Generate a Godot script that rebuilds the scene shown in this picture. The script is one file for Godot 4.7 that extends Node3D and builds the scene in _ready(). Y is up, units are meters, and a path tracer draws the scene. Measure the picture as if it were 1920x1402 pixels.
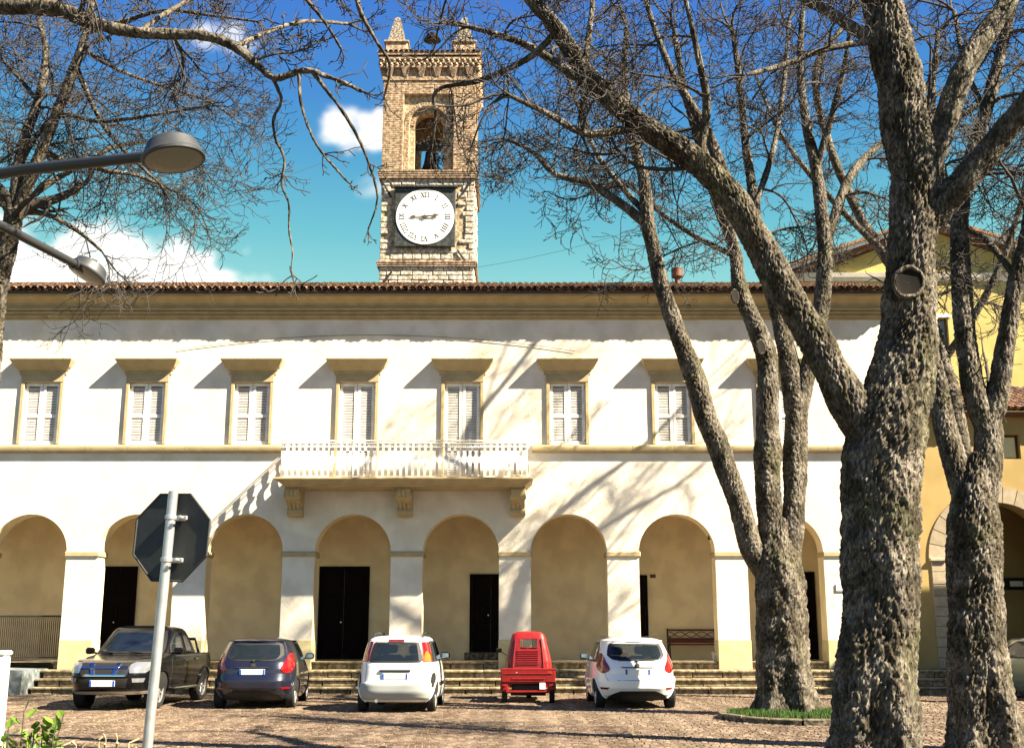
extends Node3D
# A town square in winter sun: an arcaded town hall, its clock tower, bare trees and parked cars.
# Units are metres, y is up, the street camera looks towards -z.

class MB:
	var v := PackedVector3Array()
	var n := PackedVector3Array()
	var c := PackedColorArray()
	var t := PackedInt32Array()
	var col := Color.WHITE
	var xf := Transform3D.IDENTITY
	func quad(a: Vector3, b: Vector3, d: Vector3, e: Vector3) -> void:
		var A := xf * a; var B := xf * b; var D := xf * d; var E := xf * e
		var nn := (D - A).cross(E - B).normalized()
		var i := v.size()
		v.append(A); v.append(B); v.append(D); v.append(E)
		for k in 4:
			n.append(nn); c.append(col)
		t.append_array(PackedInt32Array([i, i + 2, i + 1, i, i + 3, i + 2]))
	func tri(a: Vector3, b: Vector3, d: Vector3) -> void:
		var A := xf * a; var B := xf * b; var D := xf * d
		var nn := (B - A).cross(D - A).normalized()
		var i := v.size()
		v.append(A); v.append(B); v.append(D)
		for k in 3:
			n.append(nn); c.append(col)
		t.append_array(PackedInt32Array([i, i + 2, i + 1]))
	func quado(a: Vector3, b: Vector3, d: Vector3, e: Vector3, ctr: Vector3) -> void:
		if (d - a).cross(e - b).dot((a + b + d + e) * 0.25 - ctr) < 0.0:
			quad(a, e, d, b)
		else:
			quad(a, b, d, e)
	func trio(a: Vector3, b: Vector3, d: Vector3, ctr: Vector3) -> void:
		if (b - a).cross(d - a).dot((a + b + d) / 3.0 - ctr) < 0.0:
			tri(a, d, b)
		else:
			tri(a, b, d)
	func box(ctr: Vector3, s: Vector3) -> void:
		hexa(ctr, s * 0.5, s * 0.5)
	# a block whose bottom and top rectangles may differ
	func hexa(ctr: Vector3, hb: Vector3, ht: Vector3, shift := Vector3.ZERO) -> void:
		var p := []
		for k in 2:
			var h := hb if k == 0 else ht
			var y := -hb.y if k == 0 else hb.y
			var o := Vector3.ZERO if k == 0 else shift
			p.append(ctr + o + Vector3(-h.x, y, h.z)); p.append(ctr + o + Vector3(h.x, y, h.z))
			p.append(ctr + o + Vector3(h.x, y, -h.z)); p.append(ctr + o + Vector3(-h.x, y, -h.z))
		var m := ctr + shift * 0.5
		quado(p[0], p[1], p[2], p[3], m); quado(p[4], p[5], p[6], p[7], m)
		for k in 4:
			quado(p[k], p[(k + 1) % 4], p[4 + (k + 1) % 4], p[4 + k], m)
	func cbox(ctr: Vector3, s: Vector3, ch: float) -> void:
		var h := s * 0.5
		ch = minf(ch, minf(h.x, minf(h.y, h.z)) * 0.9)
		for ax in 3:
			var b := (ax + 1) % 3
			var g := (ax + 2) % 3
			for sg in [-1.0, 1.0]:
				var q := []
				for w in [[-1, -1], [1, -1], [1, 1], [-1, 1]]:
					var p := Vector3.ZERO
					p[ax] = sg * h[ax]; p[b] = w[0] * (h[b] - ch); p[g] = w[1] * (h[g] - ch)
					q.append(ctr + p)
				quado(q[0], q[1], q[2], q[3], ctr)
			for w in [[-1, -1], [1, -1], [1, 1], [-1, 1]]:
				var q := []
				for e in [[0, -1], [0, 1], [1, 1], [1, -1]]:
					var p := Vector3.ZERO
					p[ax] = e[1] * (h[ax] - ch)
					p[b] = w[0] * (h[b] - (ch if e[0] == 0 else 0.0)); p[g] = w[1] * (h[g] - (ch if e[0] == 1 else 0.0))
					q.append(ctr + p)
				quado(q[0], q[1], q[2], q[3], ctr)
		for sx in [-1, 1]:
			for sy in [-1, 1]:
				for sz in [-1, 1]:
					trio(ctr + Vector3(sx * h.x, sy * (h.y - ch), sz * (h.z - ch)), ctr + Vector3(sx * (h.x - ch), sy * h.y, sz * (h.z - ch)), ctr + Vector3(sx * (h.x - ch), sy * (h.y - ch), sz * h.z), ctr)
	# rows of points, smooth shaded; faces look along (row direction) x (column direction) unless flip
	func grid(rows: Array, closed: bool, flip := false) -> void:
		var nr := rows.size()
		var nc: int = rows[0].size()
		var i0 := v.size()
		for r in nr:
			var cur: PackedVector3Array = rows[r]
			var up: PackedVector3Array = rows[mini(r + 1, nr - 1)]
			var dn: PackedVector3Array = rows[maxi(r - 1, 0)]
			for k in nc:
				var kn := (k + 1) % nc if closed else mini(k + 1, nc - 1)
				var kp := (k + nc - 1) % nc if closed else maxi(k - 1, 0)
				var across := cur[kn] - cur[kp]
				if across.length_squared() < 1e-10:   # a pole: lean on the neighbouring row
					across = up[kn] - up[kp]
					if across.length_squared() < 1e-10: across = dn[kn] - dn[kp]
				var nn := across.cross(up[k] - dn[k])
				if nn.length_squared() < 1e-16:
					nn = Vector3.UP
				nn = nn.normalized()
				v.append(xf * cur[k]); n.append((xf.basis * (-nn if flip else nn)).normalized()); c.append(col)
		var lim := nc if closed else nc - 1
		for r in nr - 1:
			for k in lim:
				var a := i0 + r * nc + k
				var b := i0 + r * nc + (k + 1) % nc
				var d := b + nc
				var e := a + nc
				if flip:
					t.append_array(PackedInt32Array([a, b, d, a, d, e]))
				else:
					t.append_array(PackedInt32Array([a, d, b, a, e, d]))
	func tube(path: PackedVector3Array, rad: PackedFloat32Array, sides: int, caps := true) -> void:
		var rows := []
		var side := Vector3.ZERO
		for k in path.size():
			var d := (path[mini(k + 1, path.size() - 1)] - path[maxi(k - 1, 0)]).normalized()
			if k == 0:
				side = d.cross(Vector3.UP if absf(d.y) < 0.9 else Vector3.RIGHT).normalized()
			side = (side - d * side.dot(d)).normalized()
			var w := d.cross(side)
			var ring := PackedVector3Array()
			for j in sides:
				var a := TAU * j / sides
				ring.append(path[k] + (side * cos(a) + w * sin(a)) * rad[k])
			rows.append(ring)
		grid(rows, true)
		if caps:
			for e in [0, path.size() - 1]:
				var ring: PackedVector3Array = rows[e]
				var inner := path[1] if e == 0 else path[path.size() - 2]
				for j in sides:
					trio(path[e], ring[j], ring[(j + 1) % sides], inner)
	func rod(a: Vector3, b: Vector3, r: float, sides := 8) -> void:
		tube(PackedVector3Array([a, b]), PackedFloat32Array([r, r]), sides)
	# profile of [radius, height] pairs turned about y; each band flat shaded along the profile
	func lathe(pr: Array, sides: int, o := Vector3.ZERO, bas := Basis.IDENTITY) -> void:
		for k in pr.size() - 1:
			var rows := []
			for e in [k, k + 1]:
				var ring := PackedVector3Array()
				for j in sides:
					var a := -TAU * j / sides
					ring.append(o + bas * Vector3(pr[e][0] * cos(a), pr[e][1], pr[e][0] * sin(a)))
				rows.append(ring)
			grid(rows, true)
	# outline in a plane (origin o, axes ex, ey), pushed along ez by d
	func prism(poly: PackedVector2Array, o: Vector3, ex: Vector3, ey: Vector3, ez: Vector3, d: float) -> void:
		var tris := Geometry2D.triangulate_polygon(poly)
		for k in range(0, tris.size(), 3):
			for e in 2:
				var q := []
				for j in 3:
					q.append(o + ex * poly[tris[k + j]].x + ey * poly[tris[k + j]].y + ez * (d * e))
				trio(q[0], q[1], q[2], (q[0] + q[1] + q[2]) / 3.0 + ez * (0.5 - e) * signf(d))
		var cw := Geometry2D.is_polygon_clockwise(poly)
		for k in poly.size():
			var a := o + ex * poly[k].x + ey * poly[k].y
			var p2 := poly[(k + 1) % poly.size()]
			var b := o + ex * p2.x + ey * p2.y
			var e2 := p2 - poly[k]
			var out := ex * e2.y - ey * e2.x
			if cw: out = -out
			quado(a, b, b + ez * d, a + ez * d, (a + b) * 0.5 + ez * d * 0.5 - out)
	func mesh() -> ArrayMesh:
		var m := ArrayMesh.new()
		var a := []
		a.resize(Mesh.ARRAY_MAX)
		a[Mesh.ARRAY_VERTEX] = v; a[Mesh.ARRAY_NORMAL] = n; a[Mesh.ARRAY_COLOR] = c; a[Mesh.ARRAY_INDEX] = t
		m.add_surface_from_arrays(Mesh.PRIMITIVE_TRIANGLES, a)
		return m

var M := {}
var used := {}
var rng := RandomNumberGenerator.new()

func rr(a: float, b: float) -> float:
	return rng.randf_range(a, b)

func numbered(called: String) -> String:
	if not used.has(called):
		used[called] = 0
		return called
	used[called] += 1
	return "%s_%03d" % [called, used[called]]

func tag(o: Node, label: String, category: String, group := "") -> void:
	o.set_meta("label", label)
	o.set_meta("category", category)
	if group: o.set_meta("group", group)

func thing(called: String, label: String, category: String, at := Vector3.ZERO, turn := 0.0, group := "") -> Node3D:
	var o := Node3D.new()
	o.name = numbered(called)
	add_child(o)
	o.position = at
	o.rotation.y = turn
	tag(o, label, category, group)
	return o

func part(called: String, m: Mesh, mat: Material, parent: Node = self, at := Vector3.ZERO) -> MeshInstance3D:
	var o := MeshInstance3D.new()
	o.name = called if parent != self else numbered(called)
	o.mesh = m
	o.material_override = mat
	parent.add_child(o, true)
	o.position = at
	return o

# moves a finished thing's origin to its foot without moving its parts
func rebase(t: Node3D, foot: Vector3) -> void:
	for c in t.get_children():
		c.position -= foot
	t.position += foot

func stuff(o: Node) -> Node:
	o.set_meta("kind", "stuff")
	return o

func lin(r: float, g: float, b: float) -> Color:
	return Color(r, g, b).linear_to_srgb()

func ramp(a: Color, b: Color, lo := 0.3, hi := 0.7) -> Gradient:
	var g := Gradient.new()
	g.offsets = PackedFloat32Array([lo, hi])
	g.colors = PackedColorArray([a, b])
	return g

func noise_tex(seed_: int, freq: float, g: Gradient, kind := FastNoiseLite.TYPE_SIMPLEX_SMOOTH, octaves := 4, size := 512) -> NoiseTexture2D:
	var f := FastNoiseLite.new()
	f.seed = seed_; f.frequency = freq; f.noise_type = kind; f.fractal_octaves = octaves
	var t := NoiseTexture2D.new()
	t.width = size; t.height = size; t.seamless = true; t.noise = f
	if g: t.color_ramp = g
	return t

var tex := {}
# plain surface: colour in linear values, patchy tone from noise, fine relief
func surf(called: String, c: Color, rough: float, o := {}) -> StandardMaterial3D:
	var m := StandardMaterial3D.new()
	m.resource_name = called
	m.albedo_color = c.linear_to_srgb()
	m.roughness = rough
	m.metallic_specular = o.get("spec", 0.4)
	m.metallic = o.get("metal", 0.0)
	if o.has("patch"):
		m.albedo_texture = tex[o.patch]
		m.uv1_triplanar = true; m.uv1_world_triplanar = o.get("world", true)
		m.uv1_scale = Vector3(1, o.get("stretch", 1.0), 1) * o.get("scale", 0.3)
		m.uv1_triplanar_sharpness = 4.0
	if o.has("fine"):
		m.detail_enabled = true
		m.detail_albedo = tex[o.fine]
		m.detail_blend_mode = BaseMaterial3D.BLEND_MODE_MUL
		m.detail_uv_layer = BaseMaterial3D.DETAIL_UV_2
		m.uv2_triplanar = true; m.uv2_world_triplanar = o.get("world", true)
		m.uv2_scale = Vector3(1, o.get("stretch", 1.0), 1) * o.get("fscale", 2.0)
	if o.has("bump"):
		m.heightmap_enabled = true
		m.heightmap_texture = tex[o.bump]
		m.heightmap_scale = o.get("depth", 0.5)
		m.uv1_triplanar = true; m.uv1_world_triplanar = o.get("world", true)
		m.uv1_scale = Vector3(1, o.get("stretch", 1.0), 1) * o.get("scale", 0.3)
	m.vertex_color_use_as_albedo = o.get("vc", false)
	if o.has("coat"):
		m.clearcoat_enabled = true; m.clearcoat = o.coat; m.clearcoat_roughness = 0.04
	M[called] = m
	return m

func pane(called: String, c: Color, alpha: float) -> void:
	var m := StandardMaterial3D.new()
	m.resource_name = called
	var s := c.linear_to_srgb()
	m.albedo_color = Color(s.r, s.g, s.b, alpha)
	m.transparency = BaseMaterial3D.TRANSPARENCY_ALPHA
	m.roughness = 0.03
	M[called] = m

func materials() -> void:
	var w := Color.WHITE
	tex.soft = noise_tex(11, 0.008, ramp(Color(0.94, 0.93, 0.92), w))
	tex.patchy = noise_tex(12, 0.012, ramp(Color(0.72, 0.7, 0.66), w))
	tex.strong = noise_tex(13, 0.02, ramp(Color(0.55, 0.52, 0.47), w))
	tex.fine = noise_tex(14, 0.09, ramp(Color(0.92, 0.92, 0.92), w))
	tex.speckle = noise_tex(15, 0.16, ramp(Color(0.6, 0.6, 0.6), w, 0.25, 0.6))
	tex.bark = noise_tex(16, 0.05, ramp(Color(0.6, 0.57, 0.54), w, 0.32, 0.66), FastNoiseLite.TYPE_SIMPLEX_SMOOTH, 5)
	tex.lichen = noise_tex(19, 0.014, ramp(Color(0.62, 0.6, 0.52), w, 0.35, 0.6))
	tex.h_fine = noise_tex(17, 0.07, null)
	tex.h_bark = noise_tex(18, 0.03, null, FastNoiseLite.TYPE_SIMPLEX_SMOOTH, 5)
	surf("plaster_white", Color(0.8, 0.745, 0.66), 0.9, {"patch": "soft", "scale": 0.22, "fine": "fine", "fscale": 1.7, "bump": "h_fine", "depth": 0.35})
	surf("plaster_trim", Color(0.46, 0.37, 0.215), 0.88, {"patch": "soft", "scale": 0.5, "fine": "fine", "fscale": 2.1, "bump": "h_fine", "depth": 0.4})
	surf("plaster_inner", Color(0.84, 0.7, 0.46), 0.9, {"patch": "soft", "scale": 0.25, "fine": "fine", "fscale": 1.3})
	surf("plaster_yellow", Color(0.4, 0.29, 0.115), 0.9, {"patch": "soft", "scale": 0.18, "fine": "fine", "fscale": 1.5})
	surf("plaster_pale_yellow", Color(0.46, 0.39, 0.14), 0.9, {"patch": "soft", "scale": 0.18, "fine": "fine", "fscale": 1.5})
	surf("plinth_yellow", Color(0.58, 0.51, 0.3), 0.9, {"patch": "soft", "scale": 0.6, "fine": "fine"})
	surf("step_stone", Color(0.47, 0.39, 0.26), 0.85, {"vc": true, "patch": "patchy", "scale": 0.9, "fine": "speckle", "fscale": 2.3, "bump": "h_fine", "depth": 1.2})
	surf("arch_stone", Color(0.42, 0.35, 0.25), 0.9, {"vc": true, "patch": "soft", "scale": 0.9, "fine": "fine"})
	surf("rubble_stone", Color(0.82, 0.76, 0.68), 0.9, {"vc": true, "patch": "patchy", "scale": 0.9, "fine": "speckle", "fscale": 1.6, "bump": "h_fine", "depth": 1.2})
	surf("mortar", Color(0.56, 0.45, 0.31), 0.95, {"patch": "patchy", "scale": 0.8, "fine": "fine"})
	surf("brick", Color(0.66, 0.49, 0.35), 0.9, {"vc": true, "patch": "patchy", "scale": 0.9, "fine": "speckle", "fscale": 1.6})
	surf("terracotta", Color(0.5, 0.29, 0.18), 0.85, {"vc": true, "patch": "strong", "scale": 1.1, "fine": "speckle", "fscale": 1.3, "bump": "h_fine", "depth": 0.6})
	surf("spire_stone", Color(0.42, 0.38, 0.32), 0.9, {"patch": "strong", "scale": 1.0, "fine": "speckle"})
	surf("clock_white", Color(0.84, 0.83, 0.78), 0.5)
	surf("slate_board", Color(0.045, 0.055, 0.058), 0.6, {"patch": "patchy", "scale": 0.8})
	surf("clock_ink", Color(0.02, 0.02, 0.02), 0.6)
	surf("hand_paint", Color(0.08, 0.06, 0.045), 0.6)
	surf("iron_dark", Color(0.03, 0.027, 0.025), 0.55, {"metal": 0.4})
	surf("bronze", Color(0.05, 0.045, 0.04), 0.4, {"metal": 0.8, "patch": "strong", "scale": 1.0})
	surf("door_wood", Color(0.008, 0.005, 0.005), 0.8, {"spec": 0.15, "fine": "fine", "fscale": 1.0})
	surf("door_brown", Color(0.06, 0.025, 0.015), 0.55, {"patch": "patchy", "scale": 0.7})
	surf("shutter_paint", Color(0.82, 0.79, 0.76), 0.55, {"patch": "soft", "scale": 0.8})
	surf("iron_white", Color(0.8, 0.77, 0.72), 0.5, {"patch": "soft", "scale": 1.2})
	surf("gutter_metal", Color(0.06, 0.04, 0.035), 0.5, {"metal": 0.5})
	surf("bark", Color(0.21, 0.19, 0.165), 0.95, {"vc": true, "world": false, "patch": "bark", "scale": 1.0, "stretch": 0.4, "fine": "lichen", "fscale": 0.45, "bump": "h_bark", "depth": 2.0})
	surf("twig_bark", Color(0.058, 0.052, 0.049), 0.9, {"vc": true, "spec": 0.3})
	surf("hollow_shade", Color(0.009, 0.005, 0.003), 0.9, {"patch": "strong", "scale": 3.0})  # near-black colour painted for the shade inside the knot holes
	surf("healed_bark", Color(0.2, 0.175, 0.15), 0.9, {"patch": "patchy", "scale": 2.0})
	surf("grass", Color(0.045, 0.095, 0.016), 0.9, {"vc": true})
	surf("soil", Color(0.06, 0.05, 0.025), 1.0, {"patch": "strong", "scale": 1.0})
	surf("sett_stone", Color(0.76, 0.69, 0.62), 0.75, {"vc": true, "patch": "patchy", "scale": 0.35, "fine": "speckle", "fscale": 2.5})
	surf("joint_sand", Color(0.12, 0.1, 0.075), 0.95, {"patch": "strong", "scale": 0.3, "fine": "speckle", "fscale": 2.0})
	surf("kerb_stone", Color(0.28, 0.24, 0.18), 0.85, {"patch": "strong", "scale": 0.8, "fine": "speckle"})
	surf("paint_white", Color(0.82, 0.82, 0.82), 0.35, {"coat": 0.9})
	surf("paint_silver_white", Color(0.72, 0.74, 0.75), 0.4, {"coat": 0.8})
	surf("paint_navy", Color(0.012, 0.014, 0.03), 0.3, {"coat": 1.0, "metal": 0.3})
	surf("paint_black", Color(0.004, 0.004, 0.005), 0.2, {"spec": 0.3, "coat": 0.25})
	surf("portico_paving", Color(0.5, 0.45, 0.37), 0.8, {"patch": "patchy", "scale": 0.8})
	surf("paint_green_grey", Color(0.2, 0.25, 0.22), 0.3, {"coat": 1.0, "metal": 0.4})
	surf("paint_red", Color(0.2, 0.006, 0.007), 0.42, {"coat": 0.5, "patch": "soft", "scale": 1.5})
	surf("bumper_grey", Color(0.3, 0.32, 0.32), 0.6)
	surf("plastic_black", Color(0.015, 0.015, 0.016), 0.55)
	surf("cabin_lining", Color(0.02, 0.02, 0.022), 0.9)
	surf("seat_cloth", Color(0.035, 0.035, 0.04), 0.95)
	surf("rubber", Color(0.014, 0.014, 0.014), 0.85)
	surf("rim_metal", Color(0.6, 0.6, 0.6), 0.3, {"metal": 0.8})
	surf("chrome", Color(0.7, 0.71, 0.73), 0.12, {"metal": 1.0})
	surf("mirror_glass", Color(0.7, 0.75, 0.8), 0.05, {"metal": 1.0})
	surf("lens_red", Color(0.18, 0.005, 0.006), 0.15, {"coat": 1.0})
	surf("lens_amber", Color(0.45, 0.12, 0.008), 0.15, {"coat": 1.0})
	surf("lens_clear", Color(0.3, 0.32, 0.35), 0.12, {"metal": 0.6, "coat": 1.0})
	surf("plate_white", Color(0.8, 0.8, 0.78), 0.5)
	surf("plate_blue", Color(0.02, 0.08, 0.42), 0.5)
	surf("sign_back", Color(0.035, 0.039, 0.042), 0.6, {"patch": "soft", "scale": 2.0})
	surf("galvanised", Color(0.5, 0.51, 0.53), 0.38, {"metal": 0.7, "patch": "soft", "scale": 2.0})
	surf("lamp_housing", Color(0.07, 0.077, 0.085), 0.5, {"metal": 0.55, "patch": "soft", "scale": 2.0})
	surf("lamp_arm", Color(0.05, 0.053, 0.056), 0.45, {"metal": 0.5})
	surf("lamp_lens", Color(0.2, 0.2, 0.17), 0.25)
	surf("bench_wood", Color(0.13, 0.025, 0.018), 0.5)
	surf("pot_white", Color(0.6, 0.58, 0.52), 0.6)
	surf("post_white", Color(0.7, 0.7, 0.68), 0.5, {"patch": "soft", "scale": 1.5})
	surf("ramp_plaster", Color(0.2, 0.24, 0.27), 0.9, {"patch": "patchy", "scale": 0.6})
	surf("brown_paint", Color(0.12, 0.05, 0.028), 0.6)
	surf("plaque", Color(0.75, 0.73, 0.7), 0.5)
	surf("dry_stalk", Color(0.32, 0.27, 0.16), 0.9, {"vc": true})
	surf("wire", Color(0.02, 0.02, 0.022), 0.7)
	pane("glass", Color(0.012, 0.018, 0.024), 0.7)
	pane("clear_glass", Color(0.03, 0.035, 0.035), 0.14)
	pane("house_glass", Color(0.05, 0.08, 0.14), 0.85)
	var lf: StandardMaterial3D = surf("leaf", Color(0.1, 0.17, 0.02), 0.5, {"vc": true})
	lf.backlight_enabled = true
	lf.backlight = lin(0.08, 0.15, 0.015)
	lf.cull_mode = BaseMaterial3D.CULL_DISABLED

const FOV := 35.3475
const PITCH := 12.3577
const SUN := Vector3(-2.3, -2.25, -1.0)   # the way the sunlight travels

func make_sky() -> void:
	var W := 2048
	var H := 1024
	var im := Image.create(W, H, false, Image.FORMAT_RGBAF)
	var stops := [[-90.0, Color(0.06, 0.05, 0.045)], [-2.0, Color(0.1, 0.09, 0.08)], [0.0, Color(0.17, 0.19, 0.18)], [9.0, Color(0.11, 0.175, 0.165)], [16.0, Color(0.066, 0.148, 0.146)], [19.0, Color(0.036, 0.117, 0.137)], [22.5, Color(0.021, 0.082, 0.136)], [25.5, Color(0.015, 0.058, 0.136)], [30.0, Color(0.013, 0.044, 0.136)], [50.0, Color(0.008, 0.024, 0.1)], [90.0, Color(0.006, 0.018, 0.08)]]
	for y in H:
		var el := 90.0 - (y + 0.5) / H * 180.0
		var k := 0
		while k < stops.size() - 2 and el > stops[k + 1][0]:
			k += 1
		var f := clampf((el - stops[k][0]) / (stops[k + 1][0] - stops[k][0]), 0.0, 1.0)
		im.fill_rect(Rect2i(0, y, W, 1), stops[k][1].lerp(stops[k + 1][1], f))
	var nz := FastNoiseLite.new()
	nz.seed = 4; nz.frequency = 0.09; nz.fractal_octaves = 5; nz.noise_type = FastNoiseLite.TYPE_SIMPLEX_SMOOTH
	# heaps of fair-weather cloud: compass angle (0 = straight ahead, + right), height, half width, half height, density
	var heaps := [[-19.0, 15.4, 7.5, 3.1, 2.0], [-27.0, 15.0, 7.0, 4.0, 1.8], [-7.9, 24.0, 2.2, 1.1, 1.1], [-15.2, 27.6, 1.9, 0.9, 0.55], [-7.2, 21.3, 1.1, 0.6, 0.35], [-13.0, 30.5, 2.5, 0.9, 0.5], [9.0, 8.0, 14.0, 4.0, 1.5], [62.0, 15.0, 10.0, 3.0, 1.5], [-75.0, 20.0, 9.0, 3.0, 1.5], [110.0, 24.0, 8.0, 3.0, 1.4], [160.0, 17.0, 14.0, 4.0, 1.5], [-140.0, 26.0, 10.0, 4.0, 1.4]]
	for h in heaps:
		var x0 := int((h[0] - h[2] * 1.4 + 180.0) / 360.0 * W)
		var x1 := int((h[0] + h[2] * 1.4 + 180.0) / 360.0 * W)
		var y0 := maxi(0, int((90.0 - h[1] - h[3] * 1.5) / 180.0 * H))
		var y1 := mini(H - 1, int((90.0 - h[1] + h[3] * 1.5) / 180.0 * H))
		for y in range(y0, y1):
			for x in range(x0, x1):
				var az := (x + 0.5) / W * 360.0 - 180.0
				var el := 90.0 - (y + 0.5) / H * 180.0
				var dx: float = (az - h[0]) / h[2]
				var dy: float = (el - h[1]) / h[3]
				var q := 1.0 - (dx * dx + dy * dy)
				q = q * 0.9 + nz.get_noise_3d(az * 4.0, el * 6.5, h[0]) * (0.8 if h[2] > 5.0 else 1.6)
				var a := clampf(q * h[4], 0.0, 1.0)
				if a <= 0.0: continue
				a = a * a * (3.0 - 2.0 * a)
				var xx := (x + W + W / 2) % W
				var old := im.get_pixel(xx, y)
				im.set_pixel(xx, y, old.lerp(Color(0.26, 0.255, 0.24), a))
	# the panorama's first column looks along -z
	var sm := PanoramaSkyMaterial.new()
	sm.panorama = ImageTexture.create_from_image(im)
	var sky := Sky.new()
	sky.sky_material = sm
	var env := Environment.new()
	env.background_mode = Environment.BG_SKY
	env.sky = sky
	env.background_energy_multiplier = 1.0
	env.tonemap_mode = Environment.TONE_MAPPER_LINEAR
	env.tonemap_exposure = 5.0
	env.sdfgi_enabled = true; env.ssao_enabled = true; env.ssil_enabled = true
	var we := WorldEnvironment.new()
	we.name = "environment"
	we.environment = env
	add_child(we)

func _ready() -> void:
	var cam := Camera3D.new()
	cam.name = "camera"
	cam.fov = FOV
	cam.far = 2000.0
	cam.position = Vector3(0, 1.6, 0)
	cam.rotation_degrees = Vector3(PITCH, 0, 0)
	add_child(cam)
	cam.current = true
	make_sky()
	var sun := DirectionalLight3D.new()
	sun.name = "sun"
	sun.light_energy = 1.6
	sun.light_color = Color(1.0, 0.94, 0.82)
	sun.light_angular_distance = 0.5
	sun.shadow_enabled = true
	add_child(sun)
	sun.look_at_from_position(Vector3.ZERO, SUN, Vector3.UP)
	rng.seed = 7
	materials()
	ground()
	town_hall()
	steps()
	clock_tower()
	yellow_houses()
	trees()
	vehicles()
	street_things()

# ---------------------------------------------------------------- ground
func ground() -> void:
	var b := MB.new()
	b.quad(Vector3(-260, 0, 140), Vector3(260, 0, 140), Vector3(260, 0, -420), Vector3(-260, 0, -420))
	var g := part("ground", b.mesh(), M.joint_sand)
	g.set_meta("kind", "structure")
	# cut setts: one slightly domed block, laid some thirty thousand times
	var s := MB.new()
	var h := 0.5
	var k := 0.4
	s.quad(Vector3(-k, 1, k), Vector3(k, 1, k), Vector3(k, 1, -k), Vector3(-k, 1, -k))
	for q in 4:
		s.xf = Transform3D(Basis(Vector3.UP, q * PI / 2), Vector3.ZERO)
		s.quad(Vector3(-h, 0, h), Vector3(h, 0, h), Vector3(k, 1, k), Vector3(-k, 1, k))
	var pal := [Color(0.27, 0.2, 0.165), Color(0.34, 0.27, 0.21), Color(0.21, 0.165, 0.145), Color(0.4, 0.34, 0.27), Color(0.3, 0.25, 0.22), Color(0.25, 0.19, 0.17)]
	var nz := FastNoiseLite.new()
	nz.seed = 3; nz.frequency = 0.22
	var places := []
	var tones := []
	var z := -15.6
	while z > -31.2:
		var x := -15.2 + rr(0, 0.1)
		while x < 14.6:
			var w := rr(0.09, 0.125)
			var inside := Vector2((x + w * 0.5 - 5.45) / 1.62, (z + 22.55) / 1.68).length() < 1.0
			if not inside:
				var bas := Basis(Vector3.UP, rr(-0.09, 0.09)) * Basis(Vector3.RIGHT, rr(-0.04, 0.04)) * Basis.from_scale(Vector3(w * 0.94, rr(0.014, 0.028), rr(0.095, 0.112)))
				places.append(Transform3D(bas, Vector3(x + w * 0.5, 0.0, z + rr(-0.008, 0.008))))
				var pn := nz.get_noise_2d(x, z)
				var cc: Color = pal[rng.randi() % pal.size()].lerp(Color(0.42, 0.36, 0.29), clampf(pn * 1.4, 0.0, 0.6))
				tones.append(cc * rr(0.82, 1.2))
			x += w
		z -= 0.112
	var mm := MultiMesh.new()
	mm.transform_format = MultiMesh.TRANSFORM_3D
	mm.use_colors = true
	mm.mesh = s.mesh()
	mm.instance_count = places.size()
	for i in places.size():
		mm.set_instance_transform(i, places[i])
		mm.set_instance_color(i, tones[i])
	var mi := MultiMeshInstance3D.new()
	mi.name = numbered("cobbled_paving")
	mi.multimesh = mm
	mi.material_override = M.sett_stone
	add_child(mi)
	stuff(mi)
	tag(mi, "small brown and mauve cut stone setts paving the square", "paving")
	# round tree island
	var isl := thing("tree_island", "round kerbed grass bed around the foot of the forked tree", "grass bed", Vector3(5.45, 0, -22.55))
	var so := MB.new()
	so.lathe([[1.5, 0.085], [0.02, 0.12]], 40)
	part("soil", so.mesh(), M.soil, isl)
	var nst := 17
	for i in nst:
		var kb := MB.new()
		var a0 := TAU * i / nst + 0.012
		var a1 := TAU * (i + 1) / nst - 0.012
		var rows := []
		var hh := rr(0.11, 0.135)
		for prof in [[1.62, -0.02], [1.62, hh - 0.02], [1.6, hh], [1.47, hh], [1.45, hh - 0.02], [1.45, 0.0]]:
			var ring := PackedVector3Array()
			for j in 6:
				var a := lerpf(a0, a1, j / 5.0)
				ring.append(Vector3(cos(a) * prof[0], prof[1], sin(a) * prof[0]))
			rows.append(ring)
		for e in rows.size() - 1:
			kb.grid([rows[e], rows[e + 1]], false, true)
		for e in [0, 5]:
			kb.quado(rows[0][e], rows[2][e], rows[3][e], rows[5][e], Vector3(cos((a0 + a1) / 2) * 1.53, 0.05, sin((a0 + a1) / 2) * 1.53))
		part("kerb_stone", kb.mesh(), M.kerb_stone, isl)
	var gb := MB.new()
	for i in 9000:
		var a := rr(0, TAU)
		var q := sqrt(rr(0.03, 1.0)) * 1.44
		var p := Vector3(cos(a) * q, 0.085, sin(a) * q)
		var d := Vector3(rr(-1, 1), 0, rr(-1, 1)).normalized() * 0.008
		var tip := p + Vector3(rr(-0.04, 0.04), rr(0.05, 0.12), rr(-0.04, 0.04))
		var f := rr(0.65, 1.3)
		gb.col = Color(f, f * rr(0.85, 1.1), f)
		gb.tri(p - d, p + d, tip)
	stuff(part("grass", gb.mesh(), M.grass, isl))

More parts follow.
